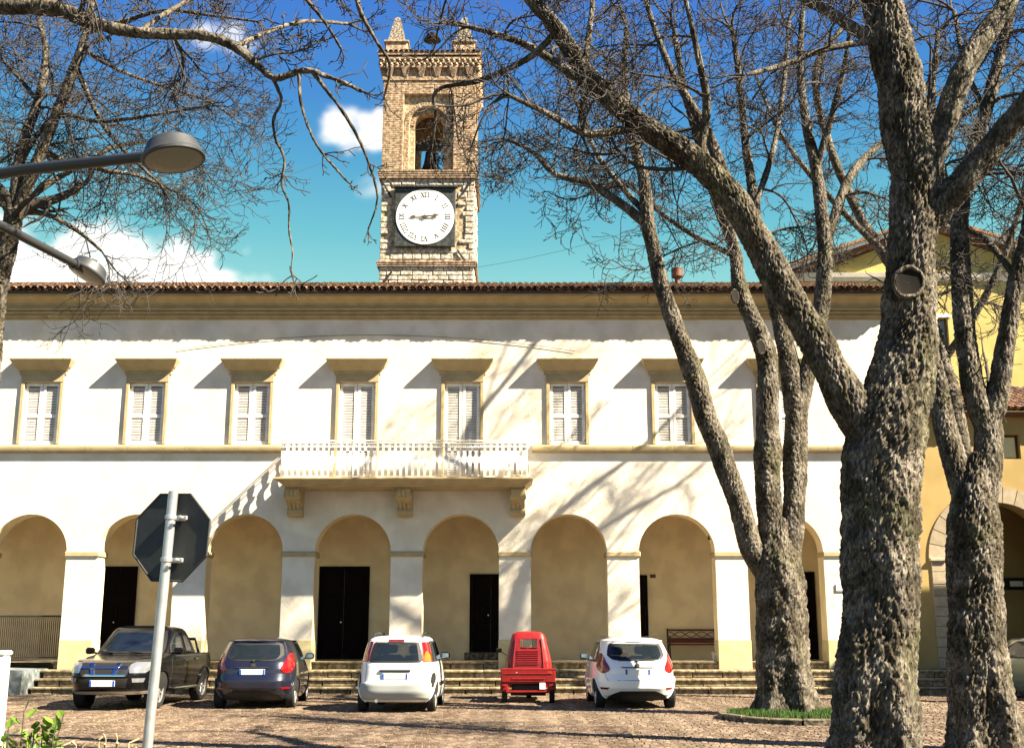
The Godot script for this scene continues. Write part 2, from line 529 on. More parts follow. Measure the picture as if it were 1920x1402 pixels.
# ---------------------------------------------------------------- wall helpers
# a wall sheet facing +z between x0..x1, y0..y1 with an opening: arch (spring, half) or, with spring < 0, a rectangle up to top
func holed(b: MB, x0: float, x1: float, y0: float, y1: float, z: float, cx: float, half: float, bottom: float, spring: float, top: float, back := false) -> void:
	var f := func(a: Vector3, c: Vector3, d: Vector3, e: Vector3):
		b.quado(a, c, d, e, Vector3(cx, (y0 + y1) / 2, z + (1.0 if back else -1.0)))
	var rect := func(xa: float, ya: float, xb: float, yb: float):
		if xb - xa > 0.0005 and yb - ya > 0.0005:
			f.call(Vector3(xa, ya, z), Vector3(xb, ya, z), Vector3(xb, yb, z), Vector3(xa, yb, z))
	rect.call(x0, y0, cx - half, y1)
	rect.call(cx + half, y0, x1, y1)
	rect.call(cx - half, y0, cx + half, bottom)
	if spring < 0.0:
		rect.call(cx - half, top, cx + half, y1)
	else:
		var n := 28
		for i in n:
			var a := PI - PI * i / n
			var c := PI - PI * (i + 1) / n
			var p := Vector3(cx + cos(a) * half, spring + sin(a) * half, z)
			var q := Vector3(cx + cos(c) * half, spring + sin(c) * half, z)
			f.call(p, q, Vector3(q.x, y1, z), Vector3(p.x, y1, z))

# the inner faces of such an opening from z0 to z1
func reveal(b: MB, z0: float, z1: float, cx: float, half: float, bottom: float, spring: float, top: float, floor_too := true) -> void:
	var hi := spring if spring >= 0.0 else top
	var mid := Vector3(cx, (bottom + hi) / 2, (z0 + z1) / 2)
	for s in [-1.0, 1.0]:
		var x: float = cx + s * half
		var m := Vector3(x + s, mid.y, mid.z)
		b.quado(Vector3(x, bottom, z0), Vector3(x, bottom, z1), Vector3(x, hi, z1), Vector3(x, hi, z0), m)
	if floor_too:
		b.quado(Vector3(cx - half, bottom, z0), Vector3(cx + half, bottom, z0), Vector3(cx + half, bottom, z1), Vector3(cx - half, bottom, z1), Vector3(cx, bottom - 1, mid.z))
	if spring < 0.0:
		b.quado(Vector3(cx - half, top, z0), Vector3(cx + half, top, z0), Vector3(cx + half, top, z1), Vector3(cx - half, top, z1), Vector3(cx, top + 1, mid.z))
	else:
		var rows := [PackedVector3Array(), PackedVector3Array()]
		for i in 29:
			var a := PI - PI * i / 28
			var p := Vector3(cx + cos(a) * half, spring + sin(a) * half, z0)
			rows[0].append(p)
			rows[1].append(Vector3(p.x, p.y, z1))
		b.grid(rows, false, false)

# stacked rectangles [y, half width, projection] against a wall at z, lofted: mouldings, window hoods
func moulded(b: MB, cx: float, z: float, lv: Array) -> void:
	for i in lv.size() - 1:
		var p: Array = lv[i]
		var q: Array = lv[i + 1]
		var m := Vector3(cx, (p[0] + q[0]) / 2, z)
		var pts := []
		for r in [p, q]:
			pts.append([Vector3(cx - r[1], r[0], z), Vector3(cx - r[1], r[0], z + r[2]), Vector3(cx + r[1], r[0], z + r[2]), Vector3(cx + r[1], r[0], z)])
		if absf(p[0] - q[0]) < 0.0005:
			m.y += -1.0 if (q[1] + q[2] < p[1] + p[2]) else 1.0
		for k in 3:
			b.quado(pts[0][k], pts[0][k + 1], pts[1][k + 1], pts[1][k], m)
	for e in [0, lv.size() - 1]:
		var r: Array = lv[e]
		var m2 := Vector3(cx, (lv[0][0] + lv[-1][0]) / 2, z)
		b.quado(Vector3(cx - r[1], r[0], z), Vector3(cx - r[1], r[0], z + r[2]), Vector3(cx + r[1], r[0], z + r[2]), Vector3(cx + r[1], r[0], z), m2)

func tile_mesh(len_: float, r0: float, r1: float) -> ArrayMesh:
	# a curved clay tile, bowed upwards, running along -z from the origin
	var b := MB.new()
	var rows := []
	for e in [[r0, 0.0], [r1, -len_]]:
		var ring := PackedVector3Array()
		for j in 9:
			var a := PI * j / 8.0
			ring.append(Vector3(cos(a) * e[0], sin(a) * e[0] * 0.85, e[1]))
		rows.append(ring)
	var inner := []
	for e in [[r0 - 0.014, 0.0], [r1 - 0.014, -len_]]:
		var ring := PackedVector3Array()
		for j in 9:
			var a := PI * j / 8.0
			ring.append(Vector3(cos(a) * e[0], sin(a) * e[0] * 0.85, e[1]))
		inner.append(ring)
	b.grid(rows, false)
	b.grid(inner, false, true)
	for j in 8:
		b.quado(rows[0][j], rows[0][j + 1], inner[0][j + 1], inner[0][j], Vector3(0, 0.05, -1))
	return b.mesh()

func terracotta_tone() -> Color:
	var f := rr(0.6, 1.35)
	var k := rng.randi() % 5
	if k == 0: return Color(f * 1.1, f * 1.35, f * 1.6)
	if k == 1: return Color(f * 0.55, f * 0.6, f * 0.7)
	return Color(f, f, f)

func tinted_tiles(n: int, len_: float, r0: float, r1: float) -> Array:
	var out := []
	var base := tile_mesh(len_, r0, r1)
	for i in n:
		var a := base.surface_get_arrays(0)
		var c: PackedColorArray = a[Mesh.ARRAY_COLOR]
		c.fill(terracotta_tone())
		a[Mesh.ARRAY_COLOR] = c
		var m := ArrayMesh.new()
		m.add_surface_from_arrays(Mesh.PRIMITIVE_TRIANGLES, a)
		out.append(m)
	return out

# a sloping tiled roof: eave from x0 to x1 at (y, z), rising away from the camera; the first rows are single tiles
func tiled_roof(parent: Node, x0: float, x1: float, y: float, z: float, slope: float, run: float, single_rows: int, pitch := 0.205) -> void:
	var up := Basis(Vector3.RIGHT, slope)
	var tiles := tinted_tiles(8, 0.46, 0.098, 0.08)
	var rows := int(run / cos(slope) / 0.36)
	var cols := int((x1 - x0) / pitch)
	var rest := []
	var tones := []
	for r in rows:
		for c in cols:
			for cover in 2:
				var x := x0 + (c + 0.5 + 0.5 * cover) * pitch
				var o := Vector3(x + rr(-0.008, 0.008), y, z) + up * Vector3(0, 0.055 * cover - 0.012 + rr(-0.006, 0.006), -0.36 * r + 0.03 * cover + rr(-0.02, 0.02))
				var bas := up * Basis(Vector3.UP, rr(-0.03, 0.03)) * Basis(Vector3.RIGHT, -0.03)
				if not cover: bas = bas * Basis(Vector3.BACK, PI)
				if cover and r < single_rows:
					var o2 := part("roof_tile", tiles[rng.randi() % tiles.size()], M.terracotta, parent, o)
					o2.basis = bas
				else:
					if not cover: o += up * Vector3(0, 0.085, 0)
					rest.append(Transform3D(bas, o))
					tones.append(terracotta_tone())
	var mm := MultiMesh.new()
	mm.transform_format = MultiMesh.TRANSFORM_3D
	mm.use_colors = true
	mm.mesh = tile_mesh(0.46, 0.098, 0.08)
	mm.instance_count = rest.size()
	for i in rest.size():
		mm.set_instance_transform(i, rest[i])
		mm.set_instance_color(i, tones[i])
	var mi := MultiMeshInstance3D.new()
	mi.name = "roof_tiling"
	mi.multimesh = mm
	mi.material_override = M.terracotta
	parent.add_child(mi, true)
	stuff(mi)

# ---------------------------------------------------------------- the town hall
const WZ := -32.4      # face of the front wall
const BAY := 2.96
const C0 := -1.40
const HALF := 1.045
const SPRING := 3.70
const RIGHT := 10.6
const FLOOR := 0.8

func town_hall() -> void:
	var t := thing("town_hall", "long white two storey building with round arcade, balcony and tiled roof", "building", Vector3.ZERO)
	var left := C0 - BAY * 6.5
	var wall := MB.new()
	var inner := MB.new()
	var back_z := WZ - 0.62
	for k in range(-6, 4):
		var cx := C0 + BAY * k
		var x0 := cx - BAY / 2
		var x1 := cx + BAY / 2
		if k == 3: x1 = RIGHT
		var door := k == -1 or k == 0
		holed(wall, x0, x1, 0.6, 5.45, WZ, cx, HALF, 0.6, SPRING, 0.0)
		holed(wall, x0, x1, 5.45, 11.0, WZ, cx, 0.5, 5.6 if door else 6.68, -1.0, 8.45)
		reveal(wall, WZ, WZ - 0.13, cx, 0.5, 5.6 if door else 6.68, -1.0, 8.45)
		holed(inner, x0, x1, 0.6, 5.6, back_z, cx, HALF, 0.6, SPRING, 0.0, true)
		reveal(inner, WZ - 0.004, back_z, cx, HALF, 0.6, SPRING, 0.0, false)
	wall.quad(Vector3(RIGHT, 0.0, WZ), Vector3(RIGHT, 0.0, WZ - 9), Vector3(RIGHT, 11.0, WZ - 9), Vector3(RIGHT, 11.0, WZ))
	wall.quad(Vector3(left, 0.0, WZ - 9), Vector3(left, 0.0, WZ), Vector3(left, 11.0, WZ), Vector3(left, 11.0, WZ - 9))
	wall.quad(Vector3(RIGHT, 0.0, WZ - 9), Vector3(left, 0.0, WZ - 9), Vector3(left, 11.0, WZ - 9), Vector3(RIGHT, 11.0, WZ - 9))
	part("front_wall", wall.mesh(), M.plaster_white, t)
	# portico: piers' inner side, back wall, ceiling, floor
	var bw := WZ - 2.62
	inner.quad(Vector3(left, 0.4, bw), Vector3(RIGHT, 0.4, bw), Vector3(RIGHT, 5.6, bw), Vector3(left, 5.6, bw))
	inner.quad(Vector3(left, 5.58, bw), Vector3(RIGHT, 5.58, bw), Vector3(RIGHT, 5.58, back_z), Vector3(left, 5.58, back_z))
	inner.quad(Vector3(left + 0.01, 0.4, back_z), Vector3(left + 0.01, 0.4, bw), Vector3(left + 0.01, 5.6, bw), Vector3(left + 0.01, 5.6, back_z))
	inner.quad(Vector3(RIGHT - 0.3, 0.4, bw), Vector3(RIGHT - 0.3, 0.4, back_z), Vector3(RIGHT - 0.3, 5.6, back_z), Vector3(RIGHT - 0.3, 5.6, bw))
	# cross arches of the portico, seen through the last bays
	part("portico_wall", inner.mesh(), M.plaster_inner, t)
	var fl := MB.new()
	fl.quad(Vector3(left, FLOOR - 0.01, WZ + 0.0), Vector3(RIGHT, FLOOR - 0.01, WZ + 0.0), Vector3(RIGHT, FLOOR - 0.01, bw), Vector3(left, FLOOR - 0.01, bw))
	part("portico_floor", fl.mesh(), M.portico_paving, t)
	# piers: plinth and impost
	for k in range(-6, 4):
		var xa := C0 + BAY * (k - 1) + HALF
		var xb := C0 + BAY * k - HALF
		if k == -6: xa = left
		var im := MB.new()
		im.cbox(Vector3((xa + xb) / 2, 3.655, (WZ + back_z) / 2), Vector3(xb - xa + 0.09, 0.15, 0.62 + 0.1), 0.025)
		part("impost", im.mesh(), M.plaster_trim, t)
		var pl := MB.new()
		pl.cbox(Vector3((xa + xb) / 2, 0.98, (WZ + back_z) / 2), Vector3(xb - xa + 0.024, 0.78, 0.62 + 0.03), 0.012)
		part("plinth", pl.mesh(), M.plinth_yellow, t)
	var im2 := MB.new()
	var xr := C0 + BAY * 3 + HALF
	im2.cbox(Vector3((xr + RIGHT) / 2 + 0.02, 3.655, (WZ + back_z) / 2), Vector3(RIGHT - xr + 0.08, 0.15, 0.72), 0.025)
	part("impost", im2.mesh(), M.plaster_trim, t)
	var pl2 := MB.new()
	pl2.cbox(Vector3((xr + RIGHT) / 2, 0.98, (WZ + back_z) / 2), Vector3(RIGHT - xr + 0.024, 0.78, 0.65), 0.012)
	part("plinth", pl2.mesh(), M.plinth_yellow, t)
	# eaves: painted cornice with mouldings, gutter
	var co := MB.new()
	var ccx := (left + RIGHT) / 2
	var chw := (RIGHT - left) / 2
	moulded(co, ccx, WZ, [[10.28, chw + 0.04, 0.04], [10.34, chw + 0.04, 0.04], [10.345, chw + 0.1, 0.1], [10.4, chw + 0.1, 0.1], [10.405, chw + 0.06, 0.06], [10.425, chw + 0.06, 0.06], [10.43, chw + 0.16, 0.16], [10.49, chw + 0.16, 0.16], [10.495, chw + 0.11, 0.11], [10.515, chw + 0.11, 0.11], [10.52, chw + 0.21, 0.21], [10.58, chw + 0.22, 0.22], [10.585, chw + 0.17, 0.17], [10.6, chw + 0.17, 0.17], [10.72, chw + 0.24, 0.24], [10.8, chw + 0.33, 0.33], [10.845, chw + 0.42, 0.42], [10.85, chw + 0.45, 0.45], [10.875, chw + 0.45, 0.45], [10.88, chw + 0.47, 0.47], [10.93, chw + 0.47, 0.47]])
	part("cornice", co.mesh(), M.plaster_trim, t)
	var gu := MB.new()
	gu.cbox(Vector3(ccx, 10.97, WZ + 0.5), Vector3(chw * 2 + 1.0, 0.075, 0.12), 0.02)
	part("gutter", gu.mesh(), M.gutter_metal, t)
	var slope := deg_to_rad(18.0)
	var rf := MB.new()
	var run := 5.3
	var ry := 10.985
	var rz := WZ + 0.5
	rf.quad(Vector3(left - 0.3, ry, rz), Vector3(RIGHT + 0.3, ry, rz), Vector3(RIGHT + 0.3, ry + run * tan(slope), rz - run), Vector3(left - 0.3, ry + run * tan(slope), rz - run))
	rf.quad(Vector3(RIGHT + 0.3, ry, rz - 2 * run), Vector3(left - 0.3, ry, rz - 2 * run), Vector3(left - 0.3, ry + run * tan(slope), rz - run), Vector3(RIGHT + 0.3, ry + run * tan(slope), rz - run))
	rf.tri(Vector3(RIGHT, ry - 0.02, rz), Vector3(RIGHT, ry - 0.02, rz - 2 * run), Vector3(RIGHT, ry - 0.02 + run * tan(slope), rz - run))
	part("roof", rf.mesh(), M.gutter_metal, t)
	tiled_roof(t, -18.6, RIGHT + 0.35, ry + 0.015, rz + 0.07, slope, run, 2)
	# sill course in single stones, broken by the balcony
	for span in [[left, -6.35], [0.55, RIGHT]]:
		var x: float = span[0]
		while x < span[1] - 0.05:
			var w := minf(rr(1.15, 1.6), span[1] - x)
			if span[1] - x - w < 0.4: w = span[1] - x
			var sb := MB.new()
			moulded(sb, x + w / 2, WZ, [[6.44, w / 2 - 0.004, 0.05], [6.47, w / 2 - 0.004, 0.07], [6.5, w / 2 - 0.004, 0.13], [6.56, w / 2 - 0.004, 0.145], [6.62, w / 2 - 0.004, 0.145], [6.665, w / 2 - 0.004, 0.06]])
			part("sill_stone", sb.mesh(), M.plaster_trim, t)
			x += w
	for k in range(-5, 4):
		window(t, C0 + BAY * k, k == -1 or k == 0)
	balcony(t)
	# doors in the back wall: middle x, half width, top, bottom
	for d in [[-11.55, 0.52, 3.46, 0.8], [-4.93, 0.74, 3.46, 0.8], [-0.62, 0.62, 3.24, 1.0], [3.42, 0.56, 3.21, 0.8], [8.2, 0.7, 3.3, 0.8]]:
		portico_door(t, d[0], d[1], d[2], d[3], bw)
	var st := MB.new()
	st.cbox(Vector3(-0.62, 0.895, bw + 0.2), Vector3(1.5, 0.2, 0.4), 0.015)
	part("door_step", st.mesh(), M.kerb_stone, t)
	var pq := MB.new()
	pq.cbox(Vector3(4.15, 3.18, bw + 0.012), Vector3(0.17, 0.1, 0.02), 0.004)
	part("house_plate", pq.mesh(), M.brown_paint, t)
	var pk := MB.new()
	pk.cbox(Vector3(9.12, 2.76, WZ + 0.02), Vector3(0.62, 0.2, 0.03), 0.006)
	var pk2 := part("wall_plaque", pk.mesh(), M.plaque, t)
	var ink := MB.new()
	for j in 5:
		ink.box(Vector3(8.98 + j * 0.075, 2.76, WZ + 0.0365), Vector3(0.035, 0.035, 0.003))
	part("lettering", ink.mesh(), M.clock_ink, pk2)
	# small black wall lantern inside an arch
	var la := MB.new()
	la.cbox(Vector3(5.5, 4.15, WZ - 0.35), Vector3(0.12, 0.16, 0.16), 0.02)
	la.rod(Vector3(5.5, 4.15, WZ - 0.35), Vector3(5.68, 4.25, WZ - 0.35), 0.012)
	part("arch_lamp", la.mesh(), M.iron_dark, t)
	rebase(t, Vector3((left + RIGHT) / 2, 0, WZ))

func portico_door(t: Node, x: float, hw: float, top: float, bot: float, bw: float) -> void:
	var fr := MB.new()
	var z := bw + 0.03
	fr.cbox(Vector3(x - hw + 0.035, (top + bot) / 2, z), Vector3(0.07, top - bot, 0.06), 0.008)
	fr.cbox(Vector3(x + hw - 0.035, (top + bot) / 2, z), Vector3(0.07, top - bot, 0.06), 0.008)
	fr.cbox(Vector3(x, top - 0.035, z), Vector3(hw * 2 - 0.14, 0.07, 0.058), 0.008)
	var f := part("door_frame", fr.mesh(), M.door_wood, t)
	for s in [-1.0, 1.0]:
		var lf := MB.new()
		var w := hw - 0.075
		var cx: float = x + s * (w / 2 + 0.002)
		lf.cbox(Vector3(cx, (top - 0.07 + bot) / 2, bw + 0.018), Vector3(w - 0.004, top - 0.07 - bot, 0.03), 0.006)
		var ph := (top - 0.07 - bot) / 3
		for j in 3:
			lf.cbox(Vector3(cx, bot + ph * (j + 0.5), bw + 0.036), Vector3(w - 0.2, ph - 0.2, 0.016), 0.007)
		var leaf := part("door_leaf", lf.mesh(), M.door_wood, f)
		leaf.name = "door_leaf"
	var kn := MB.new()
	kn.lathe([[0.0, 0.05], [0.025, 0.045], [0.03, 0.03], [0.012, 0.02], [0.012, 0.0]], 10, Vector3(x - 0.07, bot + 1.05, bw + 0.034), Basis(Vector3.RIGHT, PI / 2))
	part("door_knob", kn.mesh(), M.chrome, f)

func window(t: Node, cx: float, door: bool) -> void:
	var bot := 5.6 if door else 6.68
	# stone surround
	var fr := MB.new()
	for s in [-1.0, 1.0]:
		fr.cbox(Vector3(cx + s * 0.553, (bot + 8.45) / 2, WZ + 0.025), Vector3(0.1, 8.45 - bot, 0.07), 0.012)
	fr.cbox(Vector3(cx, 8.56, WZ + 0.03), Vector3(1.206, 0.22, 0.08), 0.012)
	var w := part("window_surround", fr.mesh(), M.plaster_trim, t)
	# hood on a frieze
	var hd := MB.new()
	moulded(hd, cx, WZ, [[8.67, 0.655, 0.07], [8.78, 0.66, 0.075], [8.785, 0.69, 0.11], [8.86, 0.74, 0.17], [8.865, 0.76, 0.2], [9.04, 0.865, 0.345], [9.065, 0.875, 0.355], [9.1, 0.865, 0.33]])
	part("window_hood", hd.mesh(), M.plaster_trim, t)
	# louvred shutters, two leaves
	for s in [-1.0, 1.0]:
		var lf := MB.new()
		var lx: float = cx + s * 0.249
		var zf := WZ - 0.055
		var hw := 0.244
		var stile := 0.085
		var mid := bot + (8.44 - bot) * 0.46
		if door: mid = bot + 0.95
		for q in [-1.0, 1.0]:
			lf.cbox(Vector3(lx + q * (hw - stile / 2), (bot + 8.44) / 2, zf), Vector3(stile, 8.44 - bot - 0.01, 0.05), 0.006)
		for e in [[bot + 0.005, bot + 0.1], [mid - 0.045, mid + 0.045], [8.345, 8.435]]:
			lf.cbox(Vector3(lx, (e[0] + e[1]) / 2, zf), Vector3(hw * 2 - stile * 2, e[1] - e[0], 0.046), 0.006)
		var leaf := part("shutter_leaf", lf.mesh(), M.shutter_paint, w)
		var sl := MB.new()
		for e in [[bot + 0.1, mid - 0.045], [mid + 0.045, 8.345]]:
			var y: float = e[0] + 0.022
			while y < e[1] - 0.012:
				sl.xf = Transform3D(Basis(Vector3.RIGHT, 0.75 + rr(-0.05, 0.05)), Vector3(lx, y, zf - 0.006))
				sl.box(Vector3.ZERO, Vector3(hw * 2 - stile * 2 - 0.002, 0.008, 0.045))
				y += 0.046
		sl.xf = Transform3D.IDENTITY
		stuff(part("shutter_louvres", sl.mesh(), M.shutter_paint, w))
		# hinge straps
		var hg := MB.new()
		for yy in [bot + 0.12, 8.32]:
			hg.cbox(Vector3(cx + s * 0.5, yy, WZ - 0.026), Vector3(0.07, 0.03, 0.012), 0.003)
		part("hinge", hg.mesh(), M.iron_dark, w)
	# near-black sheet painted for the unlit room behind the slats
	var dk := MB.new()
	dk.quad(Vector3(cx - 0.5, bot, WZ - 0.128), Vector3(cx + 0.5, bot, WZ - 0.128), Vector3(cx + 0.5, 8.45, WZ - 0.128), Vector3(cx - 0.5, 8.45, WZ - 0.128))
	part("dark_room_sheet", dk.mesh(), M.cabin_lining, w)

func baluster_mesh() -> ArrayMesh:
	# a flat iron strip, waisted, and bellied outwards near its foot
	var b := MB.new()
	var rows := []
	var back := []
	for i in 15:
		var f := i / 14.0
		var y := 0.06 + f * 0.87
		var w := 0.045
		if f < 0.42: w = 0.044
		elif f < 0.6: w = 0.068
		elif f < 0.78: w = 0.028
		else: w = 0.042
		var z := 0.12 * exp(-pow((f - 0.22) / 0.26, 2.0)) - 0.02
		rows.append(PackedVector3Array([Vector3(-w, y, z), Vector3(w, y, z)]))
		back.append(PackedVector3Array([Vector3(-w, y, z - 0.012), Vector3(w, y, z - 0.012)]))
	b.grid(rows, false)
	b.grid(back, false, true)
	for i in 14:
		for e in 2:
			b.quado(rows[i][e], rows[i + 1][e], back[i + 1][e], back[i][e], Vector3(0, rows[i][e].y, rows[i][e].z))
	return b.mesh()

func balcony(t: Node) -> void:
	var x0 := -6.35
	var x1 := 0.56
	var cx := (x0 + x1) / 2
	var hw := (x1 - x0) / 2
	var p := 1.35
	var sl := MB.new()
	moulded(sl, cx, WZ, [[5.38, hw - 0.26, p - 0.26], [5.42, hw - 0.24, p - 0.24], [5.425, hw - 0.2, p - 0.2], [5.55, hw - 0.02, p - 0.02], [5.555, hw, p], [5.59, hw, p], [5.6, hw - 0.02, p - 0.02]])
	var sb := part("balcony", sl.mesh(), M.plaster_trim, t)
	# scrolled brackets
	for bx in [-5.93, -2.92, 0.16]:
		var pf := PackedVector2Array()
		for q in [[0, 5.4], [1.0, 5.4], [1.03, 5.33], [1.0, 5.2], [0.9, 5.08], [0.74, 5.02], [0.58, 4.98], [0.47, 4.93], [0.42, 4.86], [0.44, 4.8], [0.42, 4.72], [0.34, 4.66], [0.0, 4.66]]:
			pf.append(Vector2(q[0] * 0.9, q[1]))
		var c := MB.new()
		c.prism(pf, Vector3(bx - 0.19, 0, WZ + 0.002), Vector3(0, 0, 1), Vector3.UP, Vector3.RIGHT, 0.38)
		for j in 3:
			c.prism(PackedVector2Array([Vector2(0.93, 5.34), Vector2(0.95, 5.3), Vector2(0.9, 5.15), Vector2(0.5, 4.94), Vector2(0.4, 4.84), Vector2(0.38, 4.9), Vector2(0.48, 5.0), Vector2(0.84, 5.2)]), Vector3(bx - 0.15 + j * 0.11, 0, WZ), Vector3(0, 0, 1), Vector3.UP, Vector3.RIGHT, 0.07)
		c.rod(Vector3(bx - 0.22, 5.2, WZ + 0.74), Vector3(bx + 0.22, 5.2, WZ + 0.74), 0.13, 16)
		c.rod(Vector3(bx - 0.21, 4.78, WZ + 0.3), Vector3(bx + 0.21, 4.78, WZ + 0.3), 0.11, 16)
		part("bracket", c.mesh(), M.plaster_trim, sb)
	# wrought railing painted white
	var fz := WZ + p - 0.16
	var ra := MB.new()
	for y in [5.66, 6.42, 6.53, 6.6]:
		var th := 0.022 if y < 6.59 else 0.03
		ra.cbox(Vector3(cx, y, fz), Vector3(hw * 2 - 0.3, th, 0.035), 0.006)
		for s in [-1.0, 1.0]:
			ra.cbox(Vector3(cx + s * (hw - 0.17), y, (WZ + fz) / 2), Vector3(0.03, th, fz - WZ - 0.02), 0.006)
	part("handrail", ra.mesh(), M.iron_white, sb)
	var bm := baluster_mesh()
	var n := 41
	for i in n:
		var o := part("baluster", bm, M.iron_white, sb, Vector3(lerpf(x0 + 0.24, x1 - 0.24, i / float(n - 1)), 5.6, fz))
		o.scale = Vector3(1, 0.99, 1)
	for s in [-1.0, 1.0]:
		for i in 6:
			var o := part("baluster", bm, M.iron_white, sb, Vector3(cx + s * (hw - 0.17), 5.6, WZ + 0.14 + i * 0.165))
			o.rotation.y = s * PI / 2
		for i in 5:
			if s > 0:
				var po := MB.new()
				po.cbox(Vector3(lerpf(x0 + 0.16, x1 - 0.16, i / 4.0), 6.1, fz - 0.035), Vector3(0.03, 1.0, 0.03), 0.005)
				part("rail_post", po.mesh(), M.iron_white, sb)
	# small rings under the handrail
	var rg := MB.new()
	for i in 54:
		var x := lerpf(x0 + 0.24, x1 - 0.24, (i + 0.5) / 54.0)
		for j in 10:
			var a := TAU * j / 10
			var a2 := TAU * (j + 1) / 10
			rg.rod(Vector3(x + cos(a) * 0.042, 6.475 + sin(a) * 0.042, fz), Vector3(x + cos(a2) * 0.042, 6.475 + sin(a2) * 0.042, fz), 0.006, 4)
	part("ring_frieze", rg.mesh(), M.iron_white, sb)

# ---------------------------------------------------------------- steps
func steps() -> void:
	var t := thing("stone_steps", "four long worn sandstone steps leading up to the arcade", "steps", Vector3.ZERO)
	for k in 4:
		var z: float = [-31.1, -31.45, -31.8, -32.47][k]
		var y := 0.2 * k
		var x := -12.38 + rr(0, 0.05)
		var xe := 14.5 if k < 3 else 10.6
		while x < xe - 0.1:
			var w := minf(rr(0.45, 1.05), xe - x)
			var b := MB.new()
			var f := rr(0.72, 1.25)
			b.col = Color(f, f * rr(0.94, 1.04), f * rr(0.86, 1.06))
			b.cbox(Vector3(x + w / 2, y + 0.07, z - 0.36 + rr(-0.008, 0.008)), Vector3(w - rr(0.012, 0.03), 0.14, 0.7), rr(0.012, 0.025))
			part("step_block", b.mesh(), M.step_stone, t)
			x += w
		x = -12.4
		while x < xe - 0.1:
			var w := minf(rr(0.8, 1.5), xe - x)
			var b := MB.new()
			var f := rr(1.25, 1.55)
			b.col = Color(f, f * 1.02, f * 1.05)  # treads tinted paler, painting in the lit look of the nosings
			b.cbox(Vector3(x + w / 2, y + 0.167 + rr(-0.004, 0.004), z - 0.31 + rr(-0.006, 0.006)), Vector3(w - 0.01, 0.058, 0.7), 0.014)
			part("tread_slab", b.mesh(), M.step_stone, t)
			x += w
	rebase(t, Vector3(0, 0, -31.1))
	# ramp with a rail at the far end of the steps
	var r := thing("access_ramp", "grey rendered ramp with a dark bar railing at the arcade's open end", "ramp", Vector3(-14.6, 0, -31.2))
	var rb := MB.new()
	rb.prism(PackedVector2Array([Vector2(-4.4, 0), Vector2(2.18, 0), Vector2(2.18, 0.62), Vector2(-4.4, 0.78)]), Vector3(0, 0, 0.55), Vector3.RIGHT, Vector3.UP, Vector3(0, 0, -1), 1.72)
	part("ramp_wall", rb.mesh(), M.ramp_plaster, r)
	var tr := MB.new()
	tr.cbox(Vector3(0.33, 2.0, -1.5), Vector3(4.1, 0.045, 0.04), 0.006)
	part("top_rail", tr.mesh(), M.iron_dark, r)
	var br := MB.new()
	br.cbox(Vector3(0.33, 0.9, -1.5), Vector3(4.1, 0.035, 0.03), 0.006)
	part("bottom_rail", br.mesh(), M.iron_dark, r)
	for i in 74:
		var b := MB.new()
		b.box(Vector3(-1.7 + i * 0.055, 1.45, -1.5), Vector3(0.018, 1.06, 0.018))
		part("rail_bar", b.mesh(), M.iron_dark, r)
	for i in 3:
		var b := MB.new()
		b.box(Vector3(-1.68 + i * 2.02, 1.4, -1.54), Vector3(0.045, 1.22, 0.045))
		part("rail_post", b.mesh(), M.iron_dark, r)

# ---------------------------------------------------------------- clock tower
func stone_face(parent: Node, single: bool, o: Vector3, ex: Vector3, ez: Vector3, hw: float, y0: float, y1: float, skip: Rect2) -> void:
	var joined := MB.new()
	var y := y0
	while y < y1 - 0.06:
		var h := minf(rr(0.15, 0.27), y1 - y)
		var x := -hw
		while x < hw - 0.05:
			var w := minf(rr(0.24, 0.62), hw - x)
			if hw - x - w < 0.15: w = hw - x
			if not skip.intersects(Rect2(x, y, w, h)):
				var b := MB.new() if single else joined
				var f := rr(0.85, 1.32)
				b.col = Color(f, f * rr(0.93, 1.03), f * rr(0.84, 1.05))
				b.xf = Transform3D(Basis(ex, Vector3.UP, ez), o)
				b.cbox(Vector3(x + w / 2, y + h / 2 - o.y, rr(-0.03, 0.005)), Vector3(w - rr(0.015, 0.035), h - rr(0.015, 0.035), 0.12), 0.022)
				if single: part("stone", b.mesh(), M.rubble_stone, parent)
			x += w
		y += h
	if not single: stuff(part("side_stones", joined.mesh(), M.rubble_stone, parent))

func brick_rows(b: MB, o: Vector3, ex: Vector3, ez: Vector3, x0: float, x1: float, y0: float, y1: float) -> void:
	b.xf = Transform3D(Basis(ex, Vector3.UP, ez), o)
	var y := y0
	var r := 0
	while y < y1 - 0.03:
		var x := x0 - (0.14 if r % 2 else 0.0)
		while x < x1 - 0.01:
			var xa := maxf(x, x0)
			var xb := minf(x + 0.28, x1)
			if xb - xa > 0.03:
				var f := rr(0.7, 1.35)
				var k := rng.randi() % 6
				b.col = Color(f, f, f) if k > 1 else Color(f * 1.15, f * 1.35, f * 1.5)
				b.box(Vector3((xa + xb) / 2, y + 0.034 - o.y, rr(-0.012, 0.004)), Vector3(xb - xa - 0.014, 0.062, 0.05))
			x += 0.28
		y += 0.077
		r += 1
	b.xf = Transform3D.IDENTITY

